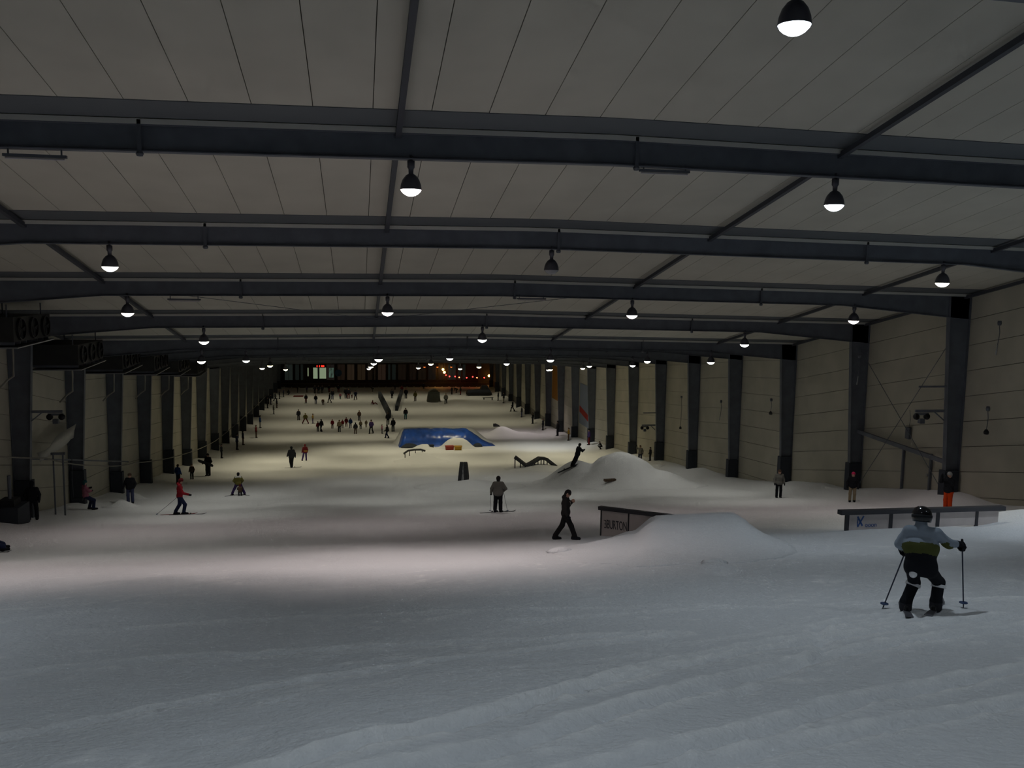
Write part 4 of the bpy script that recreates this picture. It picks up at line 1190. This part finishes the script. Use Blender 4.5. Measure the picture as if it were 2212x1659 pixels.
RIGHT = [
    (26.9, 98.4, 1.9, 90, 'stand', C_PUR, C_DRED, C_BLK, 'person in purple and dark red against a right column, left of the pile'),
    (26.27, 105.9, 1.65, 80, 'point', C_YEL, C_BRN, C_BRN, 'person in an orange-brown jacket reaching out an arm, right side'),
    (26.4, 112.6, 2.0, 100, 'stand', C_BLK, C_BLK, C_BLK, 'tall dark-clothed person next to the orange-brown jacket'),
    (26.2, 121.1, 1.7, 90, 'stand', C_DK, C_BLK, C_BRN, 'dark-clothed person walking past the warm-lit mound, right columns'),
    (26.3, 129.0, 1.7, 100, 'stand', C_BLK, C_BLK, C_BLK, 'dark-clothed person at a right column, second beyond the mound'),
    (26.2, 137.6, 1.8, 90, 'stand', C_DK, C_JEAN, C_GRY, 'dark person with grey trousers at the right columns, farther back'),
    (26.0, 145.0, 1.95, 85, 'walk', C_BLK, C_BLK, C_BLK, 'black-clothed person leaning, right edge of the far snow'),
    (26.2, 155.4, 2.0, 90, 'stand', C_DK, C_GRY, C_BLK, 'person with pale legs at the far right by the dark benches'),
    (25.9, 160.0, 1.75, 90, 'stand', C_BLK, C_BLK, C_BLK, 'dark-clothed person at the far right, left of the pale-legged one'),
]
LEFT = [
    (-14.2, 94.0, 1.5, -90, 'stand', C_BLK, C_BLK, C_BLK, 'dark-clothed person standing by the left columns beyond the boarder'),
    (-13.84, 103.1, 1.9, -90, 'stand', C_NAVY, C_BLK, C_BLK, 'dark tall person in the left lift queue, nearest of the file'),
    (-13.78, 107.9, 1.8, -80, 'stand', C_NAVY, C_BRN, C_BLK, 'navy-jacketed person with brown trousers in the left lift queue'),
    (-13.3, 117.4, 1.7, -90, 'stand', C_DRED, C_BRN, C_BRN, 'reddish-brown clothed person in the left lift queue'),
    (-14.1, 129.6, 1.85, -90, 'stand', C_BLU, C_LGRY, C_BLK, 'blue-jacketed person with pale trousers in the left lift queue'),
    (-13.8, 152.8, 1.6, -70, 'stand', C_BLK, C_BRN, C_BLK, 'dark person with orange-brown legs at the far left of the snow'),
    (-13.6, 144.9, 1.5, -70, 'stand', C_GRY, C_LGRY, C_GRY, 'pale grey-clothed child at the far left of the snow'),
    (-15.2, 151.2, 1.9, -90, 'stand', C_BLK, C_BLK, C_BLK, 'dark figure first in the crowd against the far left columns'),
    (-15.1, 155.9, 1.8, -90, 'stand', C_BLK, C_NAVY, C_BLK, 'dark figure second in the crowd against the far left columns'),
    (-14.8, 160.9, 1.7, -90, 'walk', C_DK, C_BLK, C_BLK, 'dark figure third in the crowd against the far left columns'),
    (-14.4, 164.9, 1.65, -90, 'stand', C_BLK, C_BLK, C_BLK, 'dark figure fourth in the crowd against the far left columns'),
    (-13.9, 167.6, 1.6, -80, 'stand', C_NAVY, C_BLK, C_BLK, 'dark figure fifth in the crowd against the far left columns'),
    (-13.3, 171.2, 1.5, -80, 'crouch', C_BLK, C_BLK, C_BLK, 'dark crouching figure last in the crowd against the far left columns'),
]
MID = [
    (-9.17, 137.7, 1.68, 170, 'stand', C_DK, C_BLK, C_BLK, 'person with dark jacket and pale waist, leftmost of three on the warm snow'),
    (-7.87, 133.4, 1.78, 175, 'wide', C_OLV, C_DRED, C_OLV, 'person in olive with legs spread wide, middle of three on the warm snow'),
    (-6.8, 133.8, 1.5, 90, 'point', C_YEL, C_PUR, C_BRN, 'person in yellow-brown with purple trousers pointing left'),
    (-5.14, 123.5, 1.76, 40, 'walk', C_BLK, C_BLK, C_BLK, 'black-clothed adult bending over a child, left of the class'),
    (-5.6, 123.6, 1.45, 30, 'stand', C_DRED, C_DK, C_BLK, 'dark red child beside the black-clothed adult'),
    (-3.72, 127.4, 1.35, 170, 'stand', C_RED, C_BRN, C_RED, 'child in a bright red jacket, leftmost of the ski class row'),
    (-2.64, 123.2, 1.76, 160, 'stand', C_TAN, C_BLK, C_BRN, 'person in a tan top and black trousers in the ski class'),
    (-2.27, 127.8, 1.25, 170, 'stand', C_RED, C_LGRY, C_BRN, 'child in red with pale trousers behind the tan top'),
    (-1.76, 129.5, 1.4, 180, 'stand', C_DRED, C_DRED, C_BLK, 'child all in dark red in the middle of the ski class'),
    (-1.14, 127.7, 1.5, 180, 'stand', C_BLU, C_JEAN, C_GRY, 'child in pale blue in the middle of the ski class'),
    (-0.39, 120.7, 1.6, 10, 'stand', C_DK, C_BRN, C_BLK, 'dark-clothed person standing nearest in front of the ski class'),
    (0.14, 136.4, 1.6, 170, 'stand', C_BRN, C_BLK, C_BLK, 'person in dark brown standing behind the ski class'),
    (0.32, 126.3, 1.25, 175, 'stand', C_TAN, C_BLK, C_BRN, 'child in tan with black trousers, right half of the ski class'),
    (1.14, 128.6, 1.1, 180, 'stand', C_TAN, C_TAN, C_BRN, 'small child all in tan, right half of the ski class'),
    (1.76, 120.5, 1.95, 150, 'walk', C_PUR, C_BLK, C_BLK, 'tall person in dark purple and black right of the ski class'),
    (3.22, 120.3, 1.28, -90, 'point', C_PNK, C_BLK, C_BRN, 'child in pink reaching towards the dark adults by the barrier'),
    (3.74, 115.0, 1.82, 60, 'walk', C_BLK, C_NAVY, C_BLK, 'dark adult striding, nearest at the foot of the left barrier'),
    (4.85, 122.9, 1.92, 20, 'stand', C_BLK, C_BLK, C_BLK, 'broad dark adult in long coat at the foot of the left barrier'),
    (4.41, 131.2, 1.9, 0, 'stand', C_DK, C_BLK, C_BRN, 'dark brown-hatted adult leaning on the end of the left barrier'),
    (7.39, 137.4, 1.82, 175, 'stand', C_BLK, C_TEAL, C_BLK, 'person in black with teal trousers alone on the snow above the blue cover'),
]
FARP = [
    (-11.76, 174.8, 1.4, 90, 'stand', C_BLK, C_DK, C_BLK), (-9.98, 174.7, 1.3, 120, 'stand', C_PUR, C_BRN, C_BLK), (-8.38, 173.2, 1.65, 160, 'stand', C_DK, C_BLK, C_BLK),
    (-7.67, 173.1, 1.65, 180, 'stand', C_BLK, C_BLK, C_BLK), (-6.99, 173.8, 1.6, 180, 'stand', C_DK, C_DK, C_BLK), (-5.7, 175.3, 1.6, 150, 'stand', C_BLK, C_DRED, C_BLK),
    (-4.74, 163.7, 1.85, 180, 'stand', C_DK, C_JEAN, C_BLK), (-5.1, 159.1, 1.75, 110, 'walk', C_BLK, C_BLK, C_BLK), (-3.87, 174.5, 1.6, 190, 'stand', C_BLK, C_DRED, C_BLK),
    (-3.32, 164.3, 1.2, 170, 'stand', C_PNK, C_TEAL, C_GRY), (-2.31, 165.6, 2.0, 180, 'stand', C_BLK, C_BLK, C_BLK), (-1.79, 164.9, 2.0, 200, 'stand', C_DK, C_DRED, C_BLK),
    (-1.2, 165.6, 1.25, 180, 'stand', C_LGRY, C_DRED, C_BRN), (-0.5, 162.8, 1.75, 150, 'walk', C_NAVY, C_BLK, C_BLK), (-9.28, 159.3, 1.6, 170, 'stand', C_DK, C_DRED, C_BLK),
    (-7.5, 157.9, 1.65, 180, 'stand', C_BLK, C_JEAN, C_BLK), (-6.13, 156.0, 1.55, 175, 'bend', C_BRN, C_BRN, C_DRED), (2.86, 175.7, 1.3, 90, 'bend', C_BLK, C_BLK, C_BLK),
    (6.33, 165.2, 1.75, 180, 'stand', C_DK, C_BLK, C_BLK), (7.42, 178.7, 1.3, 180, 'stand', C_DK, C_BLK, C_BLK), (8.91, 164.4, 2.0, 170, 'stand', C_BLK, C_BLK, C_DRED),
    (8.6, 173.9, 1.5, 180, 'stand', C_DRED, C_TEAL, C_BRN), (10.43, 160.9, 1.85, 160, 'stand', C_OLV, C_BRN, C_BLK), (15.58, 155.3, 2.05, 170, 'walk', C_GRY, C_BLK, C_GRY),
    (14.4, 164.0, 1.9, 180, 'stand', C_DRED, C_BRN, C_DRED), (18.27, 170.4, 1.6, 120, 'stand', C_BLK, C_BLK, C_BLK), (19.44, 172.7, 1.6, 90, 'bend', C_DK, C_BLK, C_BLK),
    (19.93, 169.6, 1.6, 60, 'stand', C_BLK, C_DRED, C_BLK), (13.4, 180.1, 1.3, 180, 'stand', C_NAVY, C_BLK, C_BLK),
]
FARL = ['dark-clothed person farthest left of the distant crowd', 'small purple-jacketed person at the back of the distant crowd, left', 'dark-clothed person in the back row, below the lit windows, left',
        'black-clothed person in the back row, below the lit windows, middle', 'dark-clothed person in the back row, below the lit windows, right', 'person in black with dark red trousers in the back row',
        'tall dark person with blue trousers in the middle of the distant crowd', 'black-clothed person striding in front of the distant crowd', 'person in black and dark red below the round blue sign',
        'child in pink and teal in the distant crowd', 'tall black-clothed person, left of the densest distant cluster', 'tall dark person with dark red legs in the densest distant cluster',
        'child with pale top in the densest distant cluster', 'navy-jacketed person stepping away, right of the densest distant cluster', 'person in dark jacket and dark red trousers, front row left of the distant crowd',
        'person in black top and blue trousers, front row of the distant crowd', 'person in brown bending down, front row of the distant crowd', 'dark person stooping near the top of the left barrier',
        'dark person standing between the two far barriers', 'small dark person at the back between the far barriers', 'tall black-clothed person right of the shorter far barrier',
        'person in dark red and teal at the top of the shorter far barrier', 'person in olive standing alone left of the grey box', 'person in a grey jacket leaning, right of the grey box',
        'person in dark red standing behind the grey box', 'black-clothed person, left of three far right', 'stooping dark person, middle of three far right', 'person in black and dark red, right of three far right', 'small navy-clothed person at the back, above the grey box']
for r_ in RIGHT + LEFT + MID:
    P_(*r_[:9])
for r_, lab in zip(FARP, FARL):
    P_(*r_, lab)
P_(2.62, 156.1, 1.5, -90, 'sit', C_DRED, C_DRED, C_BRN, 'fallen person in reddish clothes on the far snow left of the barrier')

# ------------------------------------------------------------------ right wall: lift gear, bracing, door
def sheave_arm(label, x, y, z, s, L=1.5, second=True):
    t = thing('pulley_bracket', label, 'pulley bracket', (x, y, z))
    MB().beam((0, 0, 0), (s * L, 0, .0), .09, .12).obj('arm', M_STEEL, t)
    MB().beam((0, 0, -.45), (s * L * .35, 0, -.04), .05, .05).obj('stay', M_STEEL, t)
    if second:
        MB().beam((0, 0, 1.15), (s * (L - .1), 0, 1.15), .07, .08).obj('upper_arm', M_STEEL, t)
    bx = s * (L * .78)
    sb_ = MB().beam((bx - .35, .0, -.14), (bx + .35, .0, -.14), .06, .1).obj('sheave_beam', M_STEEL2, t)
    for dx in (-.27, .27):
        w_ = MB(); w_.lathe([(0, -.04), (.15, -.04), (.13, 0), (.15, .04), (0, .04)], 14)
        o = w_.obj('sheave_wheel', M_BLACK, sb_, True); o.location = (bx + dx, 0, -.26); o.rotation_euler = (math.pi / 2, 0, 0)
    MB().box(bx - .12, bx + .12, -.1, .1, -.58, -.36).obj('hanger_block', M_STEEL2, t)
    return t
sheave_arm('lift arm with pulley wheels on the third right column', XR - .95, fy(3), -5.44, -1)
sheave_arm('small lift arm with pulley wheels on the eighth right column', XR - .9, fy(8), -12.5, -1, 1.3)
sheave_arm('lift arm with pulley wheels on the first visible left column', XL + .9, fy(4), -6.25, 1, 1.4, False)
# bracing rods and horizontal girt in the bay between the third and fourth columns
xw = XR - .55
for a, c, lab in (((xw, fy(3), -1.6), (xw, fy(4), -11.6), 'thin wall brace rod falling to the right-hand fourth column foot'),
                  ((xw, fy(4), -3.0), (xw, fy(3), -9.6), 'thin wall brace rod crossing towards the third column foot')):
    tag(MB().tube([a, c], .016, 6).obj('brace_rod', M_STEEL), lab, 'brace', 'wall brace rods')
tag(MB().beam((XR - .5, fy(3) + .1, -7.95), (XR - .35, fy(4) - .1, -7.75), .14, .2).obj('wall_girt', M_STEEL), 'dark horizontal steel girt above the door in the right wall', 'steel beam')
# door under the girt
dy0, dy1 = 38.2, 40.4
gzm = gz(XR - .3, 39.2)
door = structure(MB().box(XR - .03, XR + .02, dy0 + .08, dy1 - .08, gzm - .3, -7.9).obj('door_1', mat('door_leaf', (.30, .29, .24), .6)))
for yy in (dy0, dy1):
    MB().box(XR - .14, XR - .02, yy - .05, yy + .05, gzm - .3, -7.88).obj('door_post', M_STEEL, door)
MB().box(XR - .1, XR - .03, dy0 + .2, dy0 + .3, gzm + .95, gzm + 1.05).obj('door_handle', M_GALV, door)
# control box and loose cables on the wall
t = thing('wall_box', 'small dark switch box on the right wall above the girt', 'switch box', (XR - .05, 40.1, -7.15))
MB().box(-.12, 0, -.16, .16, -.3, .3).obj('case', M_STEEL2, t)
MB().tube([(-.04, 0, .3), (-.04, -.1, .7), (-.04, .02, 1.2)], .012, 6).obj('conduit', M_STEEL2, t)
# platter hangers along the right lift line: spring box, cord, disc
def platter(label, x, y, z, drop, white=True, group='platter hangers'):
    t = thing('platter_hanger', label, 'hanger', (x, y, z), 0, group)
    MB().lathe([(0, .1), (.07, .1), (.09, 0), (.07, -.1), (0, -.1)], 10).obj('reel', M_STEEL2, t, True)
    pts_ = [(0, 0, -.1), (.06, .02, -.1 - drop * .35), (.02, 0, -.1 - drop * .7), (-.02, 0, -.1 - drop)]
    MB().tube(pts_, .016, 6).obj('cord', M_STEEL2, t, True)
    if white:
        MB().tube([(-.02, 0, -.1 - drop), (-.07, 0, -.55 - drop)], .03, 8).obj('spring_tube', M_GALV, t, True)
    else:
        MB().lathe([(0, -.22 - drop), (.1, -.2 - drop), (.12, -.1 - drop), (.05, .02 - drop), (0, .02 - drop)], 10).obj('disc', M_BLACK, t, True)
platter('pale-ended lift hanger on the right wall beyond the nearest column', XR - .6, 33.6, -1.2, .85, True)
platter('dark disc lift hanger hanging by the right picture edge', XR - .6, 33.9, -5.0, .95, False)
platter('pale-ended lift hanger in front of the fourth right column', XR - 1.3, 43.0, -3.4, 1.0, True)
platter('dark lift hanger low on the wall after the fifth right column', XR - .5, 54.5, -7.3, .8, False)
platter('dark lift hanger on the wall between seventh and eighth right columns', XR - .5, 71.0, -9.2, 2.6, False)
platter('pale-ended lift hanger beside the sixth right column', XR - .8, 62.0, -8.4, .9, True)

# ------------------------------------------------------------------ left side: air coolers, tow rope, torn sheet
M_COIL = mat('cooler_case', (.025, .026, .025), .6, var=.2, vscale=2)
names = ['nearest', 'second', 'third', 'fourth', 'fifth', 'sixth']
for i, n in enumerate(range(3, 9)):
    y0 = fy(n) + 1.2; y1 = y0 + 4.2
    xt = -13.5; ym = (y0 + y1) / 2
    zt = float(ceil_z(xt, y1)) - .45; zb = zt - 1.0
    t = thing('air_cooler', f'dark ceiling air cooler over the left wall, {names[i]} one along the hall', 'air cooler', (XL + .3, ym, zb), 0, 'air coolers along the left wall')
    hl = (y1 - y0) / 2
    MB().box(.1, xt - XL - .3, -hl, hl, 0, 1.0).obj('casing', M_COIL, t)
    for k in range(3):
        fn = MB(); fn.lathe([(.40, .0), (.46, .0), (.46, .10), (.40, .10)], 18)
        o = fn.obj('fan_ring', M_BLACK, t); o.location = (xt - XL - .3, -hl + (k + .5) * 2 * hl / 3, .5); o.rotation_euler = (0, math.pi / 2, 0)
        bl = MB()
        for q in range(4):
            a = q * math.pi / 2
            bl.poly([(.05 * math.cos(a), .05 * math.sin(a), .04), (.38 * math.cos(a - .3), .38 * math.sin(a - .3), .03), (.38 * math.cos(a + .3), .38 * math.sin(a + .3), .07)], (0, 0, .01))
        o2 = bl.obj('fan_blades', M_BLACKM, o); o2.location = (0, 0, .01)
    for k in range(7):
        yy = -hl + .15 + k * (2 * hl - .3) / 6
        MB().box(.3, xt - XL - .34, yy - .03, yy + .03, -.12, .0).obj('rib', M_STEEL2, t)
    MB().hexa([(.2, -hl, -.26), (xt - XL - .2, -hl, -.26), (xt - XL - .2, hl, -.16), (.2, hl, -.16), (.2, -hl, -.22), (xt - XL - .14, -hl, -.20), (xt - XL - .14, hl, -.10), (.2, hl, -.12)]).obj('drip_tray', M_GALV, t)
    for yy in (-hl + .2, hl - .2):
        MB().tube([(.6, yy, 1.0), (.6, yy, 1.0 + .5)], .03, 6).obj('hanger_rod', M_STEEL2, t)
        MB().tube([(xt - XL - .6, yy, 1.0), (xt - XL - .6, yy, 1.5)], .03, 6).obj('hanger_rod', M_STEEL2, t)
    MB().tube([(.9, hl - .1, -.2), (.85, hl + .1, -.9), (.8, hl + .15, -1.8), (.5, hl + .2, -2.0), (.12, hl + .2, -2.4)], .045, 8).obj('drain_pipe', mat('pale_pipe', (.30, .29, .25), .5), t, True)

rope = [(-14.9, 30, -5.2), (-14.8, fy(4), -8.5), (-14.7, 52.3, -10.5), (-14.7, fy(6), -12.0), (-14.6, fy(8), -14.5), (-14.5, fy(10), -16.2), (-14.4, fy(13), -17.0), (-14.3, 140, -17.6)]
rr = []
for i in range(len(rope) - 1):
    for q in range(6):
        f_ = q / 6
        a, c = Vector(rope[i]), Vector(rope[i + 1]); p = a.lerp(c, f_); p.z -= .12 * 4 * f_ * (1 - f_); rr.append(p)
rr.append(Vector(rope[-1]))
tag(MB().tube(rr, .035, 6).obj('tow_rope', M_ROPE, None, True), 'pale tow rope running down along the left columns', 'rope')
tag(MB().beam((XL + .5, fy(4) + .2, -8.55), (XL + 1.2, fy(6), -12.1 + .2), .05, .08).obj('guide_rail', M_STEEL2), 'thin guide rail along the left columns under the rope', 'rail')
# pale torn sheet between the first two visible left columns
shx = np.linspace(0, 1, 9); mb = MB(); vs = []; fs = []
for i, u in enumerate(shx):
    for v_ in (0, .5, 1):
        base = Vector((-15.35, 44.9, -8.35)).lerp(Vector((-15.6, 51.6, -8.0)), u)
        vs.append(base + Vector((.12 * math.sin(u * 9 + v_ * 2), 0, -.1 * math.sin(u * 6) - v_ * (.45 + .35 * u))))
for i in range(8):
    for j in range(2):
        a = i * 3 + j; fs.append((a, a + 1, a + 4, a + 3))
mb.add(vs, fs)
sh = mb.obj('loose_sheet', mat('pale_plastic_sheet', (.36, .36, .33), .5), None, True)
md = sh.modifiers.new('thickness', 'SOLIDIFY'); md.thickness = .012
tag(sh, 'pale torn plastic sheet hanging slanted between the left columns', 'sheet')
# lift post and motor by the first left columns
t = thing('lift_post', 'thin dark lift post beside the first left column', 'post', (-14.55, 46.0, gz(-14.55, 46.0)))
MB().box(-.035, .035, -.035, .035, -.2, 3.2).obj('upright', M_STEEL, t)
MB().box(-.48, -.42, -.035, .035, -.2, 3.1).obj('upright', M_STEEL, t)
MB().box(-.55, .1, -.06, .06, 3.1, 3.22).obj('crossbar', M_STEEL, t)
t = thing('lift_motor', 'dark lift machine block at the left picture edge', 'machine', (-15.3, 41.2, gz(-15.3, 41.2)))
MB().box(-.6, .55, -.7, .7, -.2, .75).obj('housing', M_PAD, t)
MB().box(-.35, .3, -.4, .4, .75, 1.05).obj('cover', M_BLACKM, t)
MB().tube([(0, 0, 1.0), (0, 0, 2.1)], .08, 8).obj('shaft', M_STEEL, t)

# ------------------------------------------------------------------ far end: lodge front
def glow(name, c, e):
    return mat('lit_' + name, tuple(v * .3 for v in c), .5, emit=c, estr=e)
structure(wf)
YF = YEND
rw = random.Random(11)
wcols = [(.055, .036, .022), (.03, .024, .02), (.08, .052, .028), (.03, .04, .035), (.05, .03, .02)]
k = 1
def window(x0, x1, z0, z1, pane):
    global k
    o = structure(MB().box(x0, x1, YF - .10, YF, z0, z1).obj(f'window_{k}', M_WOOD)); k += 1
    nb = 2 if x1 - x0 > 1.1 else 1
    wdt = (x1 - x0 - .12) / nb
    for q in range(nb):
        MB().box(x0 + .06 + q * wdt + .03, x0 + .06 + (q + 1) * wdt - .03, YF - .14, YF - .1, z0 + .08, z1 - .08).obj('pane', pane, o)
for i in range(20):
    x0 = XL + 1.2 + i * 2.12
    if -11.5 < x0 + 1 < -5.6 or x0 > 23:
        continue
    c = wcols[rw.randrange(5)]
    e = rw.choice([.08, .14, .2, .26])
    window(x0, x0 + 1.75, -19.9, -16.5 + .0, glow('pane_%d' % i, c, e))
window(-10.45, -10.05, -19.1, -17.2, glow('green_a', (.30, .36, .22), .5))
window(-9.3, -6.5, -19.6, -17.15, glow('green_b', (.30, .38, .24), .55))
window(-6.1, -4.95, -19.4, -17.2, glow('green_c', (.10, .17, .13), .5))
for i in range(12):
    x0 = XL + .6 + i * 3.75
    MB().box(x0 - .16, x0 + .16, YF - .5, YF - .02, -21.6, -15.9).obj('facade_post', M_LODGE, wf)
MB().box(XL, XR, YF - .7, YF, -16.3, -15.8).obj('fascia_board', M_LODGE, wf)
MB().box(XL, XR, YF - 1.2, YF - 1.0, -20.5, -20.35).obj('rail_board', M_WOOD, wf)
for i in range(30):
    x0 = XL + .5 + i * 1.48
    MB().box(x0 - .62, x0 + .62, YF - 1.16, YF - 1.08, -21.5, -20.5).obj('deck_board', M_LODGE, wf)
t = thing('led_sign', 'small glowing red dot-matrix sign above the lit far windows', 'sign', (-7.73, YF - .35, -16.9))
MB().box(-.9, .9, -.08, .08, -.32, .32).obj('case', M_BLACK, t)
rl = glow('red_led', (1.0, .02, .01), 3.0)
for i in range(7):
    if i == 3:
        continue
    MB().box(-.75 + i * .225, -.75 + i * .225 + .16, -.1, -.08, -.18, .18).obj('lit_character', rl, t)
t = thing('round_sign', 'round blue sign hanging right of the lit far windows', 'sign', (-4.06, YF - .75, -18.3))
o = MB().lathe([(0, -.03), (.72, -.03), (.72, .03), (0, .03)], 24).obj('disc', mat('sign_blue', (.03, .10, .22), .5), t); o.rotation_euler = (math.pi / 2, 0, 0)
MB().box(-.02, .02, -.02, .02, .7, 1.9).obj('hanger', M_STEEL2, t)
olamp = glow('orange', (1.0, .22, .04), 1.6)
for x_, lab in ((13.86, 'left of the three orange lamps under the lodge eaves'), (16.6, 'middle of the three orange lamps under the lodge eaves'), (19.57, 'right of the three orange lamps under the lodge eaves')):
    t = thing('orange_lamp', lab, 'lamp', (x_, YF - .5, -17.0), 0, 'orange lamps on the lodge')
    MB().lathe([(0, .3), (.1, .28), (.3, .0), (.3, -.04)], 12).obj('shade', M_WOOD, t, True)
    MB().lathe([(0, .2), (.26, .0), (.2, -.12), (0, -.2)], 12).obj('bulb', olamp, t, True)
GAR = [(17.7, -17.5, 'y'), (18.0, -18.1, 'y'), (18.35, -18.7, 'r'), (19.1, -18.98, 'r'), (20.29, -19.0, 'r'), (21.18, -19.18, 'o'), (22.78, -19.25, 'r'), (24.07, -19.09, 'r'), (24.98, -19.25, 'o'), (26.55, -19.25, 'r'), (27.6, -18.85, 'y')]
t = thing('light_string', 'drooping string of red and amber lights at the far right', 'string lights', (GAR[0][0], YF - 1.4, GAR[0][1]))
o0 = Vector(t.location)
MB().tube([Vector((a, YF - 1.4, z + .12)) - o0 for a, z, _ in GAR], .02, 5).obj('cable', M_BLACK, t)
gm = {'y': glow('amber', (1.0, .50, .10), 14.0), 'r': glow('red', (1.0, .05, .04), 4.0), 'o': glow('peach', (1.0, .22, .08), 5.0)}
for m_ in list(gm.values()) + [rl, olamp]:
    m_.cycles.emission_sampling = 'NONE'
for m_ in bpy.data.materials:
    if m_.name.startswith('lit_'):
        m_.cycles.emission_sampling = 'NONE'
for a, z, c in GAR:
    r_ = .27 if c == 'y' else .15
    o = MB().lathe([(0, r_), (r_ * .7, r_ * .7), (r_, 0), (r_ * .7, -r_ * .7), (0, -r_)], 10).obj('bulb', gm[c], t, True); o.location = Vector((a, YF - 1.45, z - .02)) - o0
# parked gear at the far right
t = thing('parked_groomer', 'dark low machine parked at the far right under the light string', 'machine', (23.6, 169.0, gz(23.6, 169.0)))
MB().hexa([(-2.6, -.9, .45), (2.4, -.9, .45), (2.4, .9, .45), (-2.6, .9, .45), (-2.4, -.8, 1.05), (1.9, -.8, 1.25), (1.9, .8, 1.25), (-2.4, .8, 1.05)]).obj('body', M_PAD, t)
MB().hexa([(.1, -.75, 1.1), (1.9, -.75, 1.1), (1.9, .75, 1.1), (.1, .75, 1.1), (.4, -.65, 2.0), (1.5, -.65, 2.0), (1.5, .65, 2.0), (.4, .65, 2.0)]).obj('cab', M_BLACKM, t)
for yy in (-.85, .85):
    MB().poly([(-2.3, yy, 0), (2.0, yy, 0), (2.4, yy, .3), (2.2, yy, .6), (-2.5, yy, .6), (-2.6, yy, .25)], (0, .4, 0)).obj('track', M_BLACK, t)
t = thing('bench', 'dark bench slab on the snow in front of the parked machine', 'bench', (24.2, 161.5, gz(24.2, 161.5)), .1)
MB().box(-1.0, 1.0, -.25, .25, .42, .5).obj('seat', M_PAD, t)
for xx in (-.8, .8):
    MB().box(xx - .06, xx + .06, -.2, .2, -.05, .42).obj('leg', M_PAD, t)
for xx, yy, lab in ((-11.2, 168.5, 'low red mat on the snow at the far left'),):
    t = thing('red_mat', lab, 'mat', (xx, yy, gz(xx, yy)))
    MB().box(-.9, .9, -.9, .9, -.05, .1).obj('pad', mat('red_mat', (.13, .02, .015), .8), t)
# banners on the right wall near the far end
for y0, y1, z0, z1, c, lab in ((fy(13) + .6, fy(14) - .6, -16.0, -11.2, (.30, .13, .02), 'orange banner on the right wall far down the hall'),
                               (fy(11) + .8, fy(12) - .8, -17.2, -12.0, (.22, .25, .30), 'pale blue banner with a red stripe on the right wall'),):
    t = thing('wall_banner', lab, 'banner', (XR - .04, (y0 + y1) / 2, z0))
    h = z1 - z0; q = (y1 - y0) / 2
    MB().box(-.02, 0, -q, q, 0, h).obj('cloth', cloth(c), t)
    if c[2] > .2:
        MB().hexa([(-.03, -q, .5), (-.02, -q, .5), (-.02, q, 1.5), (-.03, q, 1.5), (-.03, -q, 1.3), (-.02, -q, 1.3), (-.02, q, 2.3), (-.03, q, 2.3)]).obj('stripe', cloth((.3, .03, .02)), t)
